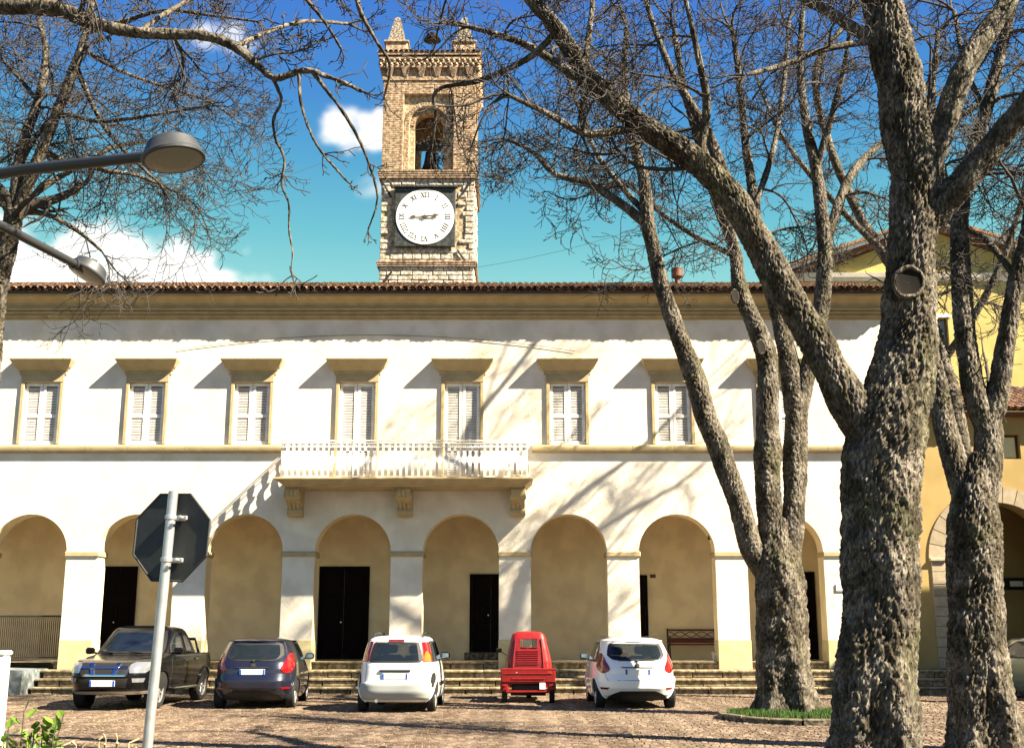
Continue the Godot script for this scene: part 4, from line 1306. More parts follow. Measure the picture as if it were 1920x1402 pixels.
# limbs of the trees: x, y, z, radius in metres, one row per limb; the first row is the trunk
const LIMBS := {
	"A": [
		[5.32, -0.08, -23.5, 0.545, 5.29, 0.52, -23.5, 0.485, 5.29, 1.43, -23.5, 0.471, 5.28, 2.45, -23.5, 0.458, 5.27, 3.08, -23.5, 0.387, 5.31, 3.5, -23.5, 0.231, 5.34, 3.82, -23.5, 0.102],
		[5.16, 2.56, -23.5, 0.227, 4.8, 3.07, -23.46, 0.219, 4.57, 3.91, -23.4, 0.203, 4.2, 5.08, -23.34, 0.204, 3.92, 5.83, -23.28, 0.205, 3.69, 6.7, -23.21, 0.197, 3.36, 7.57, -23.14, 0.167, 3.08, 8.45, -23.06, 0.149, 2.91, 9.23, -22.99, 0.136, 2.8, 9.77, -22.91, 0.127, 2.73, 10.68, -22.83, 0.11, 2.56, 11.35, -22.75, 0.087, 2.46, 11.96, -22.67, 0.069, 2.34, 12.82, -22.59, 0.051, 2.4, 13.87, -22.5, 0.037],
		[2.72, 9.83, -22.91, 0.1, 2.11, 10.4, -23.08, 0.083, 1.57, 10.84, -23.31, 0.07, 0.91, 11.14, -23.56, 0.057, 0.46, 11.74, -23.82, 0.043, -0.06, 12.15, -24.11, 0.034],
		[5.19, 2.87, -23.5, 0.254, 5.15, 4.03, -23.54, 0.24, 5.19, 5.12, -23.59, 0.251, 5.26, 6.34, -23.65, 0.209, 5.27, 7.26, -23.71, 0.193, 4.93, 8.26, -23.78, 0.167, 4.8, 8.8, -23.85, 0.141, 4.76, 9.53, -23.92, 0.113, 4.49, 10.52, -23.99, 0.105, 4.36, 11.29, -24.07, 0.097, 4.01, 12.57, -24.14, 0.078, 3.82, 13.63, -24.22, 0.059, 3.68, 14.85, -24.3, 0.045],
		[5.47, 2.87, -23.5, 0.228, 5.69, 4.15, -23.6, 0.214, 5.79, 5.14, -23.73, 0.235, 5.88, 6.16, -23.88, 0.229, 5.81, 7.22, -24.03, 0.186, 5.71, 8.08, -24.2, 0.16, 5.59, 8.84, -24.37, 0.143, 5.44, 9.87, -24.55, 0.117, 5.41, 10.92, -24.73, 0.099, 5.32, 12.27, -24.91, 0.08, 5.3, 13.67, -25.11, 0.066, 5.22, 15.4, -25.3, 0.047],
		[5.85, 5.82, -23.83, 0.182, 6.31, 7.31, -23.91, 0.167, 6.6, 8.5, -24.02, 0.16, 6.76, 9.61, -24.14, 0.153, 6.76, 10.63, -24.27, 0.135, 6.73, 11.67, -24.4, 0.118, 6.61, 12.75, -24.54, 0.089, 6.58, 14.13, -24.68, 0.066, 6.76, 15.68, -24.83, 0.046],
		[6.77, 9.73, -24.15, 0.105, 7.46, 11.35, -24.53, 0.098, 8.26, 12.32, -25.02, 0.081, 9.24, 13.22, -25.57, 0.062, 10.33, 15.01, -26.15, 0.048],
		[6.76, 11.67, -24.4, 0.078, 7.15, 12.95, -24.13, 0.064, 7.42, 14.18, -23.78, 0.049, 7.52, 15.64, -23.4, 0.034],
		[5.42, 10.86, -24.72, 0.069, 5.98, 12.36, -25.12, 0.061, 6.43, 14.2, -25.64, 0.052, 6.79, 16.18, -26.22, 0.043],
		[2.77, 10, -22.89, 0.064, 2.4, 10.57, -23.18, 0.056, 1.83, 11.56, -23.54, 0.047, 1.52, 12.68, -23.95, 0.039, 1.2, 13.98, -24.39, 0.03],
		[4.75, 9.41, -23.91, 0.061, 3.99, 10.12, -24.58, 0.054, 3.42, 10.94, -25.44, 0.046, 2.8, 12.03, -26.41, 0.037],
	],
	"B": [
		[3.96, -0.2, -13.5, 0.468, 4.01, 0.34, -13.5, 0.427, 4.13, 1.5, -13.5, 0.407, 4.21, 2.69, -13.5, 0.393, 4.28, 3.49, -13.5, 0.415, 4.44, 4.05, -13.5, 0.419, 4.63, 4.69, -13.5, 0.336, 4.72, 5.21, -13.5, 0.292, 4.76, 5.61, -13.5, 0.27, 4.86, 6.35, -13.5, 0.261, 4.93, 6.97, -13.5, 0.276, 4.87, 7.67, -13.5, 0.254, 4.82, 8.31, -13.5, 0.251, 4.73, 8.96, -13.5, 0.235, 4.67, 9.55, -13.5, 0.205, 4.67, 10.54, -13.5, 0.158, 4.81, 11.71, -13.5, 0.109, 4.95, 12.67, -13.5, 0.065],
		[4.3, 3.61, -13.5, 0.231, 4.01, 4.08, -13.46, 0.227, 3.76, 4.55, -13.41, 0.197, 3.46, 5.11, -13.36, 0.182, 3.16, 5.62, -13.3, 0.172, 2.91, 6.12, -13.24, 0.168, 2.6, 6.63, -13.17, 0.158, 2.19, 7.08, -13.11, 0.142, 1.68, 7.4, -13.04, 0.121, 1.21, 7.77, -12.97, 0.106, 0.84, 8.18, -12.9, 0.095, 0.52, 8.66, -12.83, 0.074, 0.19, 9.04, -12.75, 0.064, -0.19, 9.63, -12.68, 0.048, -0.52, 10.3, -12.6, 0.032],
		[1.68, 7.39, -13.04, 0.069, 1.16, 7.86, -13.16, 0.059, 0.66, 8.35, -13.31, 0.054, 0.2, 8.76, -13.47, 0.047, -0.2, 9.01, -13.65, 0.034, -0.55, 9.22, -13.84, 0.026],
		[1.5, 7.49, -13.08, 0.053, 0.88, 7.31, -12.86, 0.039, 0.43, 7.42, -12.58, 0.031, 0, 7.5, -12.28, 0.023],
		[4.95, 6.9, -13.5, 0.151, 5.34, 7.64, -13.6, 0.149, 5.68, 8.43, -13.74, 0.146, 6.06, 9.02, -13.89, 0.132, 6.54, 9.72, -14.05, 0.123, 7.04, 10.53, -14.22, 0.101, 7.75, 11.71, -14.4, 0.067],
		[4.9, 6.28, -13.5, 0.161, 5.25, 6.68, -13.38, 0.155, 5.5, 6.96, -13.23, 0.149, 5.86, 7.4, -13.06, 0.137, 6.13, 7.73, -12.89, 0.121, 6.61, 8.32, -12.7, 0.094, 7.16, 9.1, -12.5, 0.063],
		[4.69, 8.81, -13.5, 0.094, 4.36, 9.05, -13.6, 0.079, 4.11, 9.35, -13.73, 0.068, 3.85, 9.62, -13.88, 0.058, 3.39, 10.18, -14.04, 0.044, 3.04, 11.08, -14.2, 0.03],
		[4.66, 8.86, -13.51, 0.045, 3.9, 8.65, -13.35, 0.036, 3.34, 8.34, -13.14, 0.03, 2.8, 8.08, -12.91, 0.021],
		[2.63, 6.62, -13.18, 0.074, 2.43, 7.38, -13.32, 0.065, 2.28, 7.88, -13.51, 0.055, 2.08, 8.42, -13.72, 0.042, 1.87, 9.2, -13.94, 0.032, 1.71, 10.11, -14.18, 0.024],
		[2.22, 7.05, -13.11, 0.053, 2.32, 7.7, -12.96, 0.047, 2.21, 8.22, -12.76, 0.037, 2.07, 8.72, -12.55, 0.026, 1.92, 9.13, -12.31, 0.018],
		[0.54, 8.61, -12.83, 0.04, 0.19, 8.32, -12.96, 0.035, -0.39, 8.12, -13.13, 0.03, -0.92, 8.08, -13.32, 0.022, -0.95, 7.78, -13.52, 0.014, -1.01, 7.45, -13.73, 0.01],
		[0.88, 8.15, -12.91, 0.042, 0.94, 8.72, -13.07, 0.035, 1, 9.27, -13.27, 0.028, 0.95, 10.01, -13.51, 0.02],
	],
	"C": [
		[6.45, -0.62, -16.6, 0.483, 6.46, 0.06, -16.6, 0.416, 6.43, 1.12, -16.6, 0.363, 6.45, 2.2, -16.6, 0.334, 6.51, 3.09, -16.6, 0.345, 6.56, 3.54, -16.6, 0.272, 6.62, 3.85, -16.6, 0.157, 6.65, 4.08, -16.6, 0.069],
		[6.48, 3.24, -16.6, 0.201, 6.36, 3.86, -16.67, 0.164, 6.27, 4.49, -16.75, 0.153, 6.24, 5.14, -16.85, 0.141, 6.22, 5.73, -16.95, 0.13, 6.24, 6.5, -17.06, 0.104, 6.43, 7.47, -17.17, 0.078, 6.68, 8.56, -17.28, 0.065, 6.64, 9.69, -17.4, 0.044],
		[6.6, 3.32, -16.6, 0.214, 6.78, 3.85, -16.64, 0.203, 6.88, 4.4, -16.69, 0.192, 6.9, 4.76, -16.74, 0.113, 6.93, 4.97, -16.8, 0.04],
		[6.85, 4.48, -16.7, 0.165, 6.73, 5.12, -16.76, 0.154, 6.71, 5.94, -16.83, 0.143, 6.75, 6.79, -16.91, 0.138, 6.84, 7.67, -17, 0.126, 7.04, 8.48, -17.09, 0.114, 7.44, 9.5, -17.19, 0.101, 7.82, 10.56, -17.29, 0.081, 8.18, 11.66, -17.39, 0.067, 8.6, 12.89, -17.5, 0.046],
		[6.89, 4.56, -16.71, 0.166, 7.05, 4.95, -16.68, 0.153, 7.19, 5.57, -16.65, 0.134, 7.27, 5.96, -16.6, 0.127, 7.44, 6.68, -16.56, 0.121, 7.61, 7.24, -16.51, 0.115, 7.83, 8.14, -16.47, 0.103, 8.02, 9.15, -16.42, 0.083, 8.36, 10.35, -16.36, 0.063, 8.62, 11.57, -16.31, 0.042],
		[6.86, 7.58, -16.99, 0.07, 6.76, 8.55, -17.26, 0.057, 6.81, 9.88, -17.61, 0.044, 7.15, 11.41, -17.99, 0.031],
		[7.48, 9.55, -17.2, 0.051, 7.49, 10.75, -17.85, 0.042, 7.75, 12.2, -18.7, 0.032],
		[7.42, 6.68, -16.56, 0.054, 7.26, 7.44, -17.1, 0.046, 7.07, 7.95, -17.79, 0.037, 6.94, 8.41, -18.56, 0.027],
	],
	"D": [
		[-10.28, 0.01, -23, 0.29, -10.3, 1.93, -23, 0.229, -10.44, 5.03, -23, 0.197, -10.51, 7.76, -23, 0.179, -10.43, 8.89, -23, 0.181, -10.31, 9.92, -23, 0.183],
		[-10.33, 9.81, -23, 0.131, -10.31, 11.48, -23.07, 0.11, -10.11, 12.62, -23.17, 0.087, -10.08, 13.78, -23.27, 0.065, -10.39, 14.86, -23.38, 0.049, -10.67, 16.23, -23.5, 0.033],
		[-10.31, 9.86, -23, 0.131, -9.7, 11.76, -22.88, 0.109, -9.29, 12.89, -22.73, 0.094, -8.97, 13.9, -22.57, 0.079, -8.78, 15.16, -22.39, 0.055, -8.47, 16.42, -22.2, 0.036],
		[-9.85, 11.41, -22.91, 0.062, -9.44, 11.29, -23.19, 0.055, -8.78, 11.23, -23.56, 0.048, -8.11, 11.25, -23.97, 0.036, -7.41, 11.05, -24.41, 0.025],
		[-10.33, 11.12, -23.06, 0.051, -9.6, 12.1, -22.83, 0.047, -8.47, 11.87, -22.53, 0.042, -7.28, 11.87, -22.21, 0.03, -6.21, 11.88, -21.86, 0.022],
		[-9.18, 13.23, -22.68, 0.055, -8.86, 12.47, -22.87, 0.051, -8.56, 11.92, -23.11, 0.043, -8.17, 11.5, -23.39, 0.036, -7.54, 10.95, -23.68, 0.024],
		[-10.16, 10.21, -22.98, 0.07, -9.77, 10.79, -23.27, 0.059, -9.27, 11.36, -23.64, 0.052, -8.71, 11.97, -24.06, 0.045, -7.98, 12.23, -24.51, 0.033, -7.26, 12.04, -24.98, 0.025],
		[-8.97, 13.9, -22.57, 0.055, -8.1, 13.99, -22.28, 0.047, -7.11, 14.03, -21.91, 0.038, -6, 13.68, -21.5, 0.026, -5.04, 13.32, -21.07, 0.018],
		[-10.11, 12.62, -23.17, 0.048, -10.92, 13.56, -23.82, 0.041, -11.98, 14.65, -24.67, 0.034],
		[-9.08, 13.57, -22.62, 0.047, -8.43, 13.32, -23.1, 0.04, -7.7, 13.25, -23.71, 0.033, -6.82, 13.2, -24.39, 0.025, -6.26, 13.02, -25.12, 0.017],
		[-10.32, 10.04, -23.01, 0.07, -9.83, 10.14, -23.28, 0.055, -9.26, 9.91, -23.63, 0.04, -8.81, 9.56, -24.01, 0.024],
	],
	"E": [
		[-5.26, -0.32, -9, 0.229, -5.37, 1.15, -9, 0.198, -5.52, 2.74, -9, 0.181, -5.64, 4.45, -9, 0.171, -5.55, 5.83, -9, 0.159, -5.49, 6.8, -9, 0.135, -5.57, 7.82, -9, 0.11, -5.74, 8.87, -9, 0.075],
		[-5.54, 6.07, -9, 0.098, -5.1, 6.64, -8.97, 0.079, -4.65, 6.76, -8.94, 0.069, -4.27, 6.69, -8.9, 0.063, -3.8, 6.64, -8.85, 0.059, -3.42, 6.48, -8.81, 0.052, -3.05, 6.37, -8.76, 0.045, -2.51, 6.32, -8.71, 0.038, -2.23, 6.19, -8.66, 0.032, -2, 5.98, -8.61, 0.025, -1.86, 5.87, -8.56, 0.022, -1.64, 5.91, -8.51, 0.019, -1.42, 5.82, -8.45, 0.014, -1.16, 5.68, -8.4, 0.009],
		[-1.91, 5.9, -8.58, 0.016, -1.86, 5.8, -8.6, 0.013, -1.83, 5.7, -8.62, 0.011, -1.89, 5.55, -8.64, 0.011, -1.87, 5.4, -8.67, 0.009, -1.8, 5.24, -8.7, 0.009, -1.82, 5.05, -8.73, 0.008, -1.76, 4.88, -8.75, 0.007, -1.76, 4.69, -8.79, 0.006, -1.73, 4.52, -8.82, 0.005, -1.74, 4.4, -8.85, 0.005, -1.72, 4.29, -8.88, 0.004],
		[-1.57, 5.89, -8.49, 0.015, -1.39, 5.67, -8.57, 0.013, -1.26, 5.49, -8.66, 0.012, -1.15, 5.26, -8.76, 0.009, -1.08, 4.99, -8.88, 0.008, -1.16, 4.76, -8.99, 0.005],
		[-1.68, 5.9, -8.52, 0.014, -1.63, 5.57, -8.44, 0.011, -1.49, 5.22, -8.35, 0.008, -1.27, 4.92, -8.24, 0.006, -1.19, 4.81, -8.12, 0.004],
		[-1.29, 6.89, -8.49, 0.022, -1.24, 6.53, -8.61, 0.018, -1.13, 6.33, -8.75, 0.013, -1.01, 6.17, -8.92, 0.01, -1.07, 5.97, -9.09, 0.007],
		[-3.05, 6.37, -8.76, 0.023, -2.95, 6.64, -8.98, 0.02, -2.73, 7, -9.25, 0.017, -2.46, 7.45, -9.56, 0.014],
		[-2.23, 6.19, -8.66, 0.019, -2.04, 6.47, -8.93, 0.018, -1.8, 6.76, -9.28, 0.015, -1.49, 6.95, -9.66, 0.014],
		[-5.51, 7.1, -9, 0.067, -4.9, 7.47, -8.94, 0.054, -4.07, 7.57, -8.87, 0.043, -3.21, 7.36, -8.78, 0.033, -2.37, 7.11, -8.69, 0.024, -1.74, 6.95, -8.6, 0.018, -1.2, 6.8, -8.5, 0.013],
		[-2.37, 7.11, -8.69, 0.02, -1.88, 6.9, -8.91, 0.017, -1.65, 6.76, -9.18, 0.014, -1.51, 6.62, -9.49, 0.01],
	],
	"F": [
		[10.9, 0, -27.5, 0.3, 10.9, 2, -27.5, 0.25, 10.8, 4.5, -27.6, 0.22, 10.6, 7, -27.7, 0.19, 10.2, 9.5, -27.9, 0.16],
		[10.3, 9, -27.8, 0.14, 9.8, 11.2, -28.1, 0.12, 9.9, 13, -28.4, 0.1, 11, 14.2, -28.4, 0.08, 12.4, 15.2, -28.5, 0.05, 13.6, 16.4, -28.6, 0.03],
		[10.2, 9.3, -27.9, 0.14, 9, 11.5, -28.2, 0.12, 8.2, 14, -28.4, 0.1, 8, 16, -28.4, 0.085, 8.9, 17.4, -28.5, 0.06, 9.9, 18.8, -28.6, 0.04],
		[9.4, 10.8, -28.1, 0.09, 8, 12.2, -27.8, 0.07, 6.8, 13.8, -27.6, 0.05, 6.2, 15.5, -27.6, 0.03],
		[9.9, 12.2, -28.3, 0.07, 11.2, 12.9, -28.6, 0.06, 12.6, 13.5, -28.8, 0.04],
		[10.5, 8, -27.8, 0.1, 11.6, 9.8, -27.2, 0.08, 12.4, 12, -26.8, 0.06, 12.8, 14.5, -26.6, 0.04],
	],
}

# ---------------------------------------------------------------- trees
var bark_noise := FastNoiseLite.new()

func smooth_path(row: Array, step: float) -> Array:
	var p := PackedVector3Array()
	var r := PackedFloat32Array()
	var n := row.size() / 4
	for i in n - 1:
		var q := []
		for k in [maxi(i - 1, 0), i, i + 1, mini(i + 2, n - 1)]:
			q.append(Vector3(row[k * 4], row[k * 4 + 1], row[k * 4 + 2]))
		var m := maxi(2, int(q[1].distance_to(q[2]) / step))
		for j in m:
			var f := float(j) / m
			p.append(q[1].cubic_interpolate(q[2], q[0], q[3], f))
			r.append(lerpf(row[i * 4 + 3], row[i * 4 + 7], f))
	p.append(Vector3(row[-4], row[-3], row[-2]))
	r.append(row[-1])
	return [p, r]

# a woody tube with lumps, ridged bark and swellings
func woody(p: PackedVector3Array, r: PackedFloat32Array, sides: int, rough: float, flare := 0.0) -> ArrayMesh:
	var b := MB.new()
	var rows := []
	var tones := PackedColorArray()
	var side := Vector3.ZERO
	for k in p.size():
		var d := (p[mini(k + 1, p.size() - 1)] - p[maxi(k - 1, 0)]).normalized()
		if k == 0: side = d.cross(Vector3.BACK).normalized()
		side = (side - d * side.dot(d)).normalized()
		var w := d.cross(side)
		var ring := PackedVector3Array()
		for j in sides:
			var a := TAU * j / sides
			var dir := side * cos(a) + w * sin(a)
			var q := p[k] + dir * r[k]
			var lump := bark_noise.get_noise_3d(q.x * 1.6, q.y * 1.1, q.z * 1.6) * 0.15
			var lump2 := bark_noise.get_noise_3d(q.x * 6.0 + 40.0, q.y * 3.0, q.z * 6.0) * 0.035
			# long plates of bark parted by narrow cracks, their lower edges lifting
			var n1 := bark_noise.get_noise_3d(q.x * 9.0, q.y * 2.6 + 9.0, q.z * 9.0)
			var n2 := bark_noise.get_noise_3d(q.x * 21.0, q.y * 8.0 - 9.0, q.z * 21.0)
			var crack := maxf(exp(-n1 * n1 / 0.006), 0.9 * exp(-n2 * n2 / 0.006))
			var plate := 1.0 - crack + 0.6 * fposmod(q.y * 4.0 + n1 * 5.0, 1.0)
			var e := r[k] * (1.0 + lump + lump2) + rough * (plate * 1.3 - 1.0)
			if flare > 0.0:
				var g := exp(-maxf(p[k].y, 0.0) / 0.45)
				e += r[k] * g * flare * (0.25 + maxf(0.0, sin(a * 5.0 + 1.0)) * 0.5)
				e += r[k] * 0.1 * exp(-maxf(p[k].y, 0.0) / 1.8) * sin(a * 5.0 + 1.0 + p[k].y * 0.5)
			ring.append(p[k] + dir * e)
			var tone := clampf(0.95 + n2 * 0.8 - crack * 0.25 + bark_noise.get_noise_3d(q.x * 2.5, q.y * 2.5 + 70.0, q.z * 2.5) * 0.8, 0.35, 1.7)  # cracks also darkened in colour, painting shade into the recesses
			var moss := clampf(bark_noise.get_noise_3d(q.x * 1.3 + 5.0, q.y * 0.9, q.z * 1.3 + 30.0) * 2.0 - 0.55, 0.0, 0.5)
			tones.append(Color(tone, tone * 0.985, tone * 0.96).lerp(Color(0.42, 0.5, 0.2), moss))
		rows.append(ring)
	b.grid(rows, true)
	for i in tones.size():
		b.c[i] = tones[i]
	var last: PackedVector3Array = rows[-1]
	for j in sides:
		b.trio(p[-1] + (p[-1] - p[-2]).normalized() * r[-1] * 0.4, last[j], last[(j + 1) % sides], p[-2])
	return b.mesh()

# twig growth: level 0 boughs down to level 3 spurs
func sprout(b: MB, at: Vector3, dir: Vector3, len_: float, rad: float, level: int, thin: float, droop: float) -> void:
	var n: int = [8, 7, 5, 3][level]
	var path := PackedVector3Array([at])
	var radii := PackedFloat32Array([rad])
	var d := dir.normalized()
	var seg := len_ / n
	var wob: float = [0.2, 0.15, 0.15, 0.2][level]
	var curl := Vector3(rr(-1, 1), rr(-0.6, 1), rr(-1, 1)).normalized()
	for i in n:
		var f := float(i) / n
		d += Vector3(rr(-1, 1), rr(-1, 1), rr(-1, 1)) * wob * 0.6 + curl * 0.21
		# boughs sag first and turn up towards the tip
		d.y += droop * (-0.26 if f < 0.55 else 0.42)
		d = d.normalized()
		path.append(path[-1] + d * seg * rr(0.85, 1.15))
		radii.append(maxf(lerpf(rad, rad * 0.45, float(i + 1) / n), thin))
	var f2 := rr(0.75, 1.25)
	b.col = Color(f2, f2 * 0.98, f2 * 0.95)
	b.tube(path, radii, 5 if level == 0 else (4 if level == 1 else 3), false)
	if level >= 3: return
	var kids: int = [rng.randi_range(7, 9), rng.randi_range(4, 6), rng.randi_range(2, 3)][level]
	for k in kids:
		var f := (k + rr(0.3, 1.0)) / kids
		var i := clampi(int(f * n), 0, n - 1)
		var o := path[i].lerp(path[i + 1], rr(0.1, 0.9))
		var along := (path[i + 1] - path[i]).normalized()
		var side := along.cross(Vector3(rr(-1, 1), rr(-1, 1), rr(-1, 1))).normalized()
		var out := (along * rr(0.3, 0.8) + side * rr(0.6, 1.0)).normalized()
		var ratio: float = [rr(0.35, 0.7), rr(0.32, 0.7), rr(0.25, 0.55)][level]
		sprout(b, o, out, len_ * ratio * (1.15 - 0.4 * f), maxf(radii[i] * 0.55, thin), level + 1, thin, droop)
	sprout(b, path[-1], d, len_ * 0.3, radii[-1], mini(level + 1, 3), thin, droop)

func knot(t: Node, at: Vector3, out: Vector3, r: float, tall: float) -> void:
	var bas := Basis.looking_at(-out.normalized(), Vector3.UP) * Basis.from_scale(Vector3(1, tall, 1))
	var ring := MB.new()
	var rows := []
	for i in 9:
		var a := PI * i / 8.0
		var row := PackedVector3Array()
		for j in 28:
			var c := -TAU * j / 28
			var wobble := 1.0 + 0.07 * sin(c * 2.0 + 1.0) + 0.03 * sin(c * 5.0)
			var q := r * wobble + cos(a) * r * 0.17
			row.append(at + bas * Vector3(cos(c) * q, sin(c) * q, sin(a) * r * 0.26 - 0.02 - 0.05 * r * cos(c * 2.0)))
		rows.append(row)
	ring.grid(rows, true, true)
	var k := part("knot_rim", ring.mesh(), M.bark, t)
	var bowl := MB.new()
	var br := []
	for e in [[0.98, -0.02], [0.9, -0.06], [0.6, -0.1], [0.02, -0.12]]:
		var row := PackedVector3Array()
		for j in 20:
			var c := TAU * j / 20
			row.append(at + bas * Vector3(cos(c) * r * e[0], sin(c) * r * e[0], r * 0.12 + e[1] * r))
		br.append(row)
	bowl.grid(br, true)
	part("painted_hollow", bowl.mesh(), M.hollow_shade, k)  # shallow bowl coloured black where a deep hole would be in shade

func tree(key: String, label: String, sides: int, per_m: float, blen: float, thin: float, droop: float, flare: float, lo: float) -> Node3D:
	var rows: Array = LIMBS[key]
	var base := Vector3(rows[0][0], 0, rows[0][2])
	var t := thing("bare_tree", label, "tree", base, 0.0, "bare trees of the square")
	var tw := MB.new()
	for i in rows.size():
		var rad0: float = rows[i][3]
		var sp := smooth_path(rows[i], clampf(rad0 * 0.075, 0.026, 0.06))
		var p: PackedVector3Array = sp[0]
		var r: PackedFloat32Array = sp[1]
		for k in p.size():
			p[k] -= base
		var sd := clampi(int(sides * sqrt(rad0 / 0.4)), 10, sides)
		part("trunk" if i == 0 else "limb", woody(p, r, sd, clampf(rad0 * 0.09, 0.004, 0.036), flare if i == 0 else 0.0), M.bark, t)
		# boughs grow wherever the wood is thin enough
		var walk := 0.0
		for k in range(1, p.size()):
			var seg := p[k].distance_to(p[k - 1])
			walk += seg * per_m * (1.35 if r[k] < 0.06 else (0.9 if r[k] < 0.12 else (0.3 if r[k] < 0.22 else 0.0)))
			if p[k].y < lo: walk = 0.0
			while walk > 1.0:
				walk -= 1.0
				var along := (p[k] - p[k - 1]).normalized()
				var side := along.cross(Vector3(rr(-1, 1), rr(-1, 1), rr(-1, 1))).normalized()
				side.y += 0.25
				if r[k] < 0.016 and key == "E":
					for q in 3: sprout(tw, p[k], side.rotated(along, rr(0, TAU)) + along * 0.6, rr(0.12, 0.4), 0.007, 2, thin, droop)
					continue
				sprout(tw, p[k], (side + along * rr(0.1, 0.7)).normalized(), blen * rr(0.5, 1.25) * clampf(r[k] / 0.035, 0.35, 1.0), clampf(r[k] * 0.45, thin * 1.6, 0.034), 0, thin, droop)
		if r[-1] < 0.2 and (i > 0 or p[-1].y > 9.0):
			for q in 3:
				sprout(tw, p[-1], (p[-1] - p[-2]).normalized() + Vector3(rr(-0.4, 0.4), rr(-0.3, 0.4), rr(-0.4, 0.4)), blen * rr(0.5, 0.9) * clampf(r[-1] / 0.03, 0.15, 1.0), r[-1] * 0.8, 1 if r[-1] > 0.012 else 2, thin, droop)
	stuff(part("twigs", tw.mesh(), M.twig_bark, t))
	print(key, " twig triangles ", tw.t.size() / 3)
	return t

func trees() -> void:
	bark_noise.seed = 5
	bark_noise.frequency = 1.0
	bark_noise.fractal_octaves = 2
	rng.seed = 21
	var a := tree("A", "bare tree forked into leaning stems, rooted in the round grass bed", 84, 0.85, 1.9, 0.0075, 0.7, 0.5, 6.5)
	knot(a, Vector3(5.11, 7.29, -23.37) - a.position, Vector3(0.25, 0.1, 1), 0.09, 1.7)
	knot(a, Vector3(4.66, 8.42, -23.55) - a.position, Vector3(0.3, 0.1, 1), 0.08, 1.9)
	rng.seed = 22
	var b := tree("B", "thickest bare tree with rough bark and a round knot hole in its trunk", 130, 1.0, 1.5, 0.0052, 0.7, 0.3, 4.0)
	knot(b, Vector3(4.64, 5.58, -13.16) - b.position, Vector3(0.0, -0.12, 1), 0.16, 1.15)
	rng.seed = 23
	tree("C", "bare tree with a fluted trunk dividing low into three stems, beside the archway", 110, 0.8, 1.7, 0.006, 0.7, 0.45, 5.0)
	rng.seed = 24
	tree("D", "bare tree with two tall pale stems standing beyond the double street lamp", 44, 1.05, 2.3, 0.007, 0.8, 0.6, 7.0)
	rng.seed = 26
	tree("F", "slender bare tree standing close to the archway behind the fluted trunk", 40, 0.7, 2.0, 0.0075, 0.7, 0.4, 8.0)
	rng.seed = 25
	tree("E", "bare tree reaching one long level bough over the double street lamp", 40, 0.9, 1.0, 0.0045, 0.7, 0.6, 2.5)

# ---------------------------------------------------------------- vehicles
# A body is lofted through level slices [y, rear z, front z, half width]; each slice is a rounded rectangle.
class Shell:
	var rows := []
	var zc := 0.0
	var nr := 4.5
	var nf := 3.5
	func at(y: float) -> Array:
		var k := 0
		while k < rows.size() - 2 and y > rows[k + 1][0]: k += 1
		var f := clampf((y - rows[k][0]) / (rows[k + 1][0] - rows[k][0]), 0.0, 1.0)
		var o := []
		for j in 4: o.append(lerpf(rows[k][j], rows[k + 1][j], f))
		return o
	func ends(x: float, y: float, rear: bool) -> Vector3:
		var s := at(y)
		var n := nr if rear else nf
		var q := pow(1.0 - pow(minf(absf(x) / s[3], 0.995), n), 1.0 / n)
		return Vector3(x, y, zc + ((s[1] - zc) if rear else (s[2] - zc)) * q)
	func flank(z: float, y: float, sg: float) -> Vector3:
		var s := at(y)
		var n := nr if z > zc else nf
		var l: float = absf((s[1] - zc) if z > zc else (s[2] - zc))
		return Vector3(sg * s[3] * pow(1.0 - pow(minf(absf(z - zc) / l, 0.995), n), 1.0 / n), y, z)
	func point(face: String, u: float, y: float) -> Vector3:
		if face == "rear": return ends(u, y, true)
		if face == "front": return ends(u, y, false)
		return flank(u, y, 1.0 if face == "right" else -1.0)
	func normal(face: String, u: float, y: float) -> Vector3:
		var a := point(face, u + 0.01, y) - point(face, u - 0.01, y)
		var b := point(face, u, y + 0.01) - point(face, u, y - 0.01)
		var n := a.cross(b).normalized()
		var want := Vector3.BACK if face == "rear" else (Vector3.FORWARD if face == "front" else (Vector3.RIGHT if face == "right" else Vector3.LEFT))
		return n if n.dot(want) > 0 or absf(n.dot(want)) < 0.02 and n.y > 0 else -n
	func ring(y: float, count: int, shrink: float) -> PackedVector3Array:
		var s := at(y)
		var o := PackedVector3Array()
		for j in count:
			var a := TAU * j / count
			var c := cos(a)
			var d := sin(a)
			var n := nr if d > 0 else nf
			var l: float = maxf(((s[1] - zc) if d > 0 else (zc - s[2])) - shrink, 0.005)
			o.append(Vector3(maxf(s[3] - shrink, 0.005) * signf(c) * pow(absf(c), 2.0 / n), y - shrink * 0.4, zc + l * signf(d) * pow(absf(d), 2.0 / n)))
		return o

static func span(rows: Array, y: float) -> Array:
	var k := 0
	while k < rows.size() - 2 and y > rows[k + 1][0]: k += 1
	var f := clampf((y - rows[k][0]) / (rows[k + 1][0] - rows[k][0]), 0.0, 1.0)
	return [lerpf(rows[k][1], rows[k + 1][1], f), lerpf(rows[k][2], rows[k + 1][2], f)]

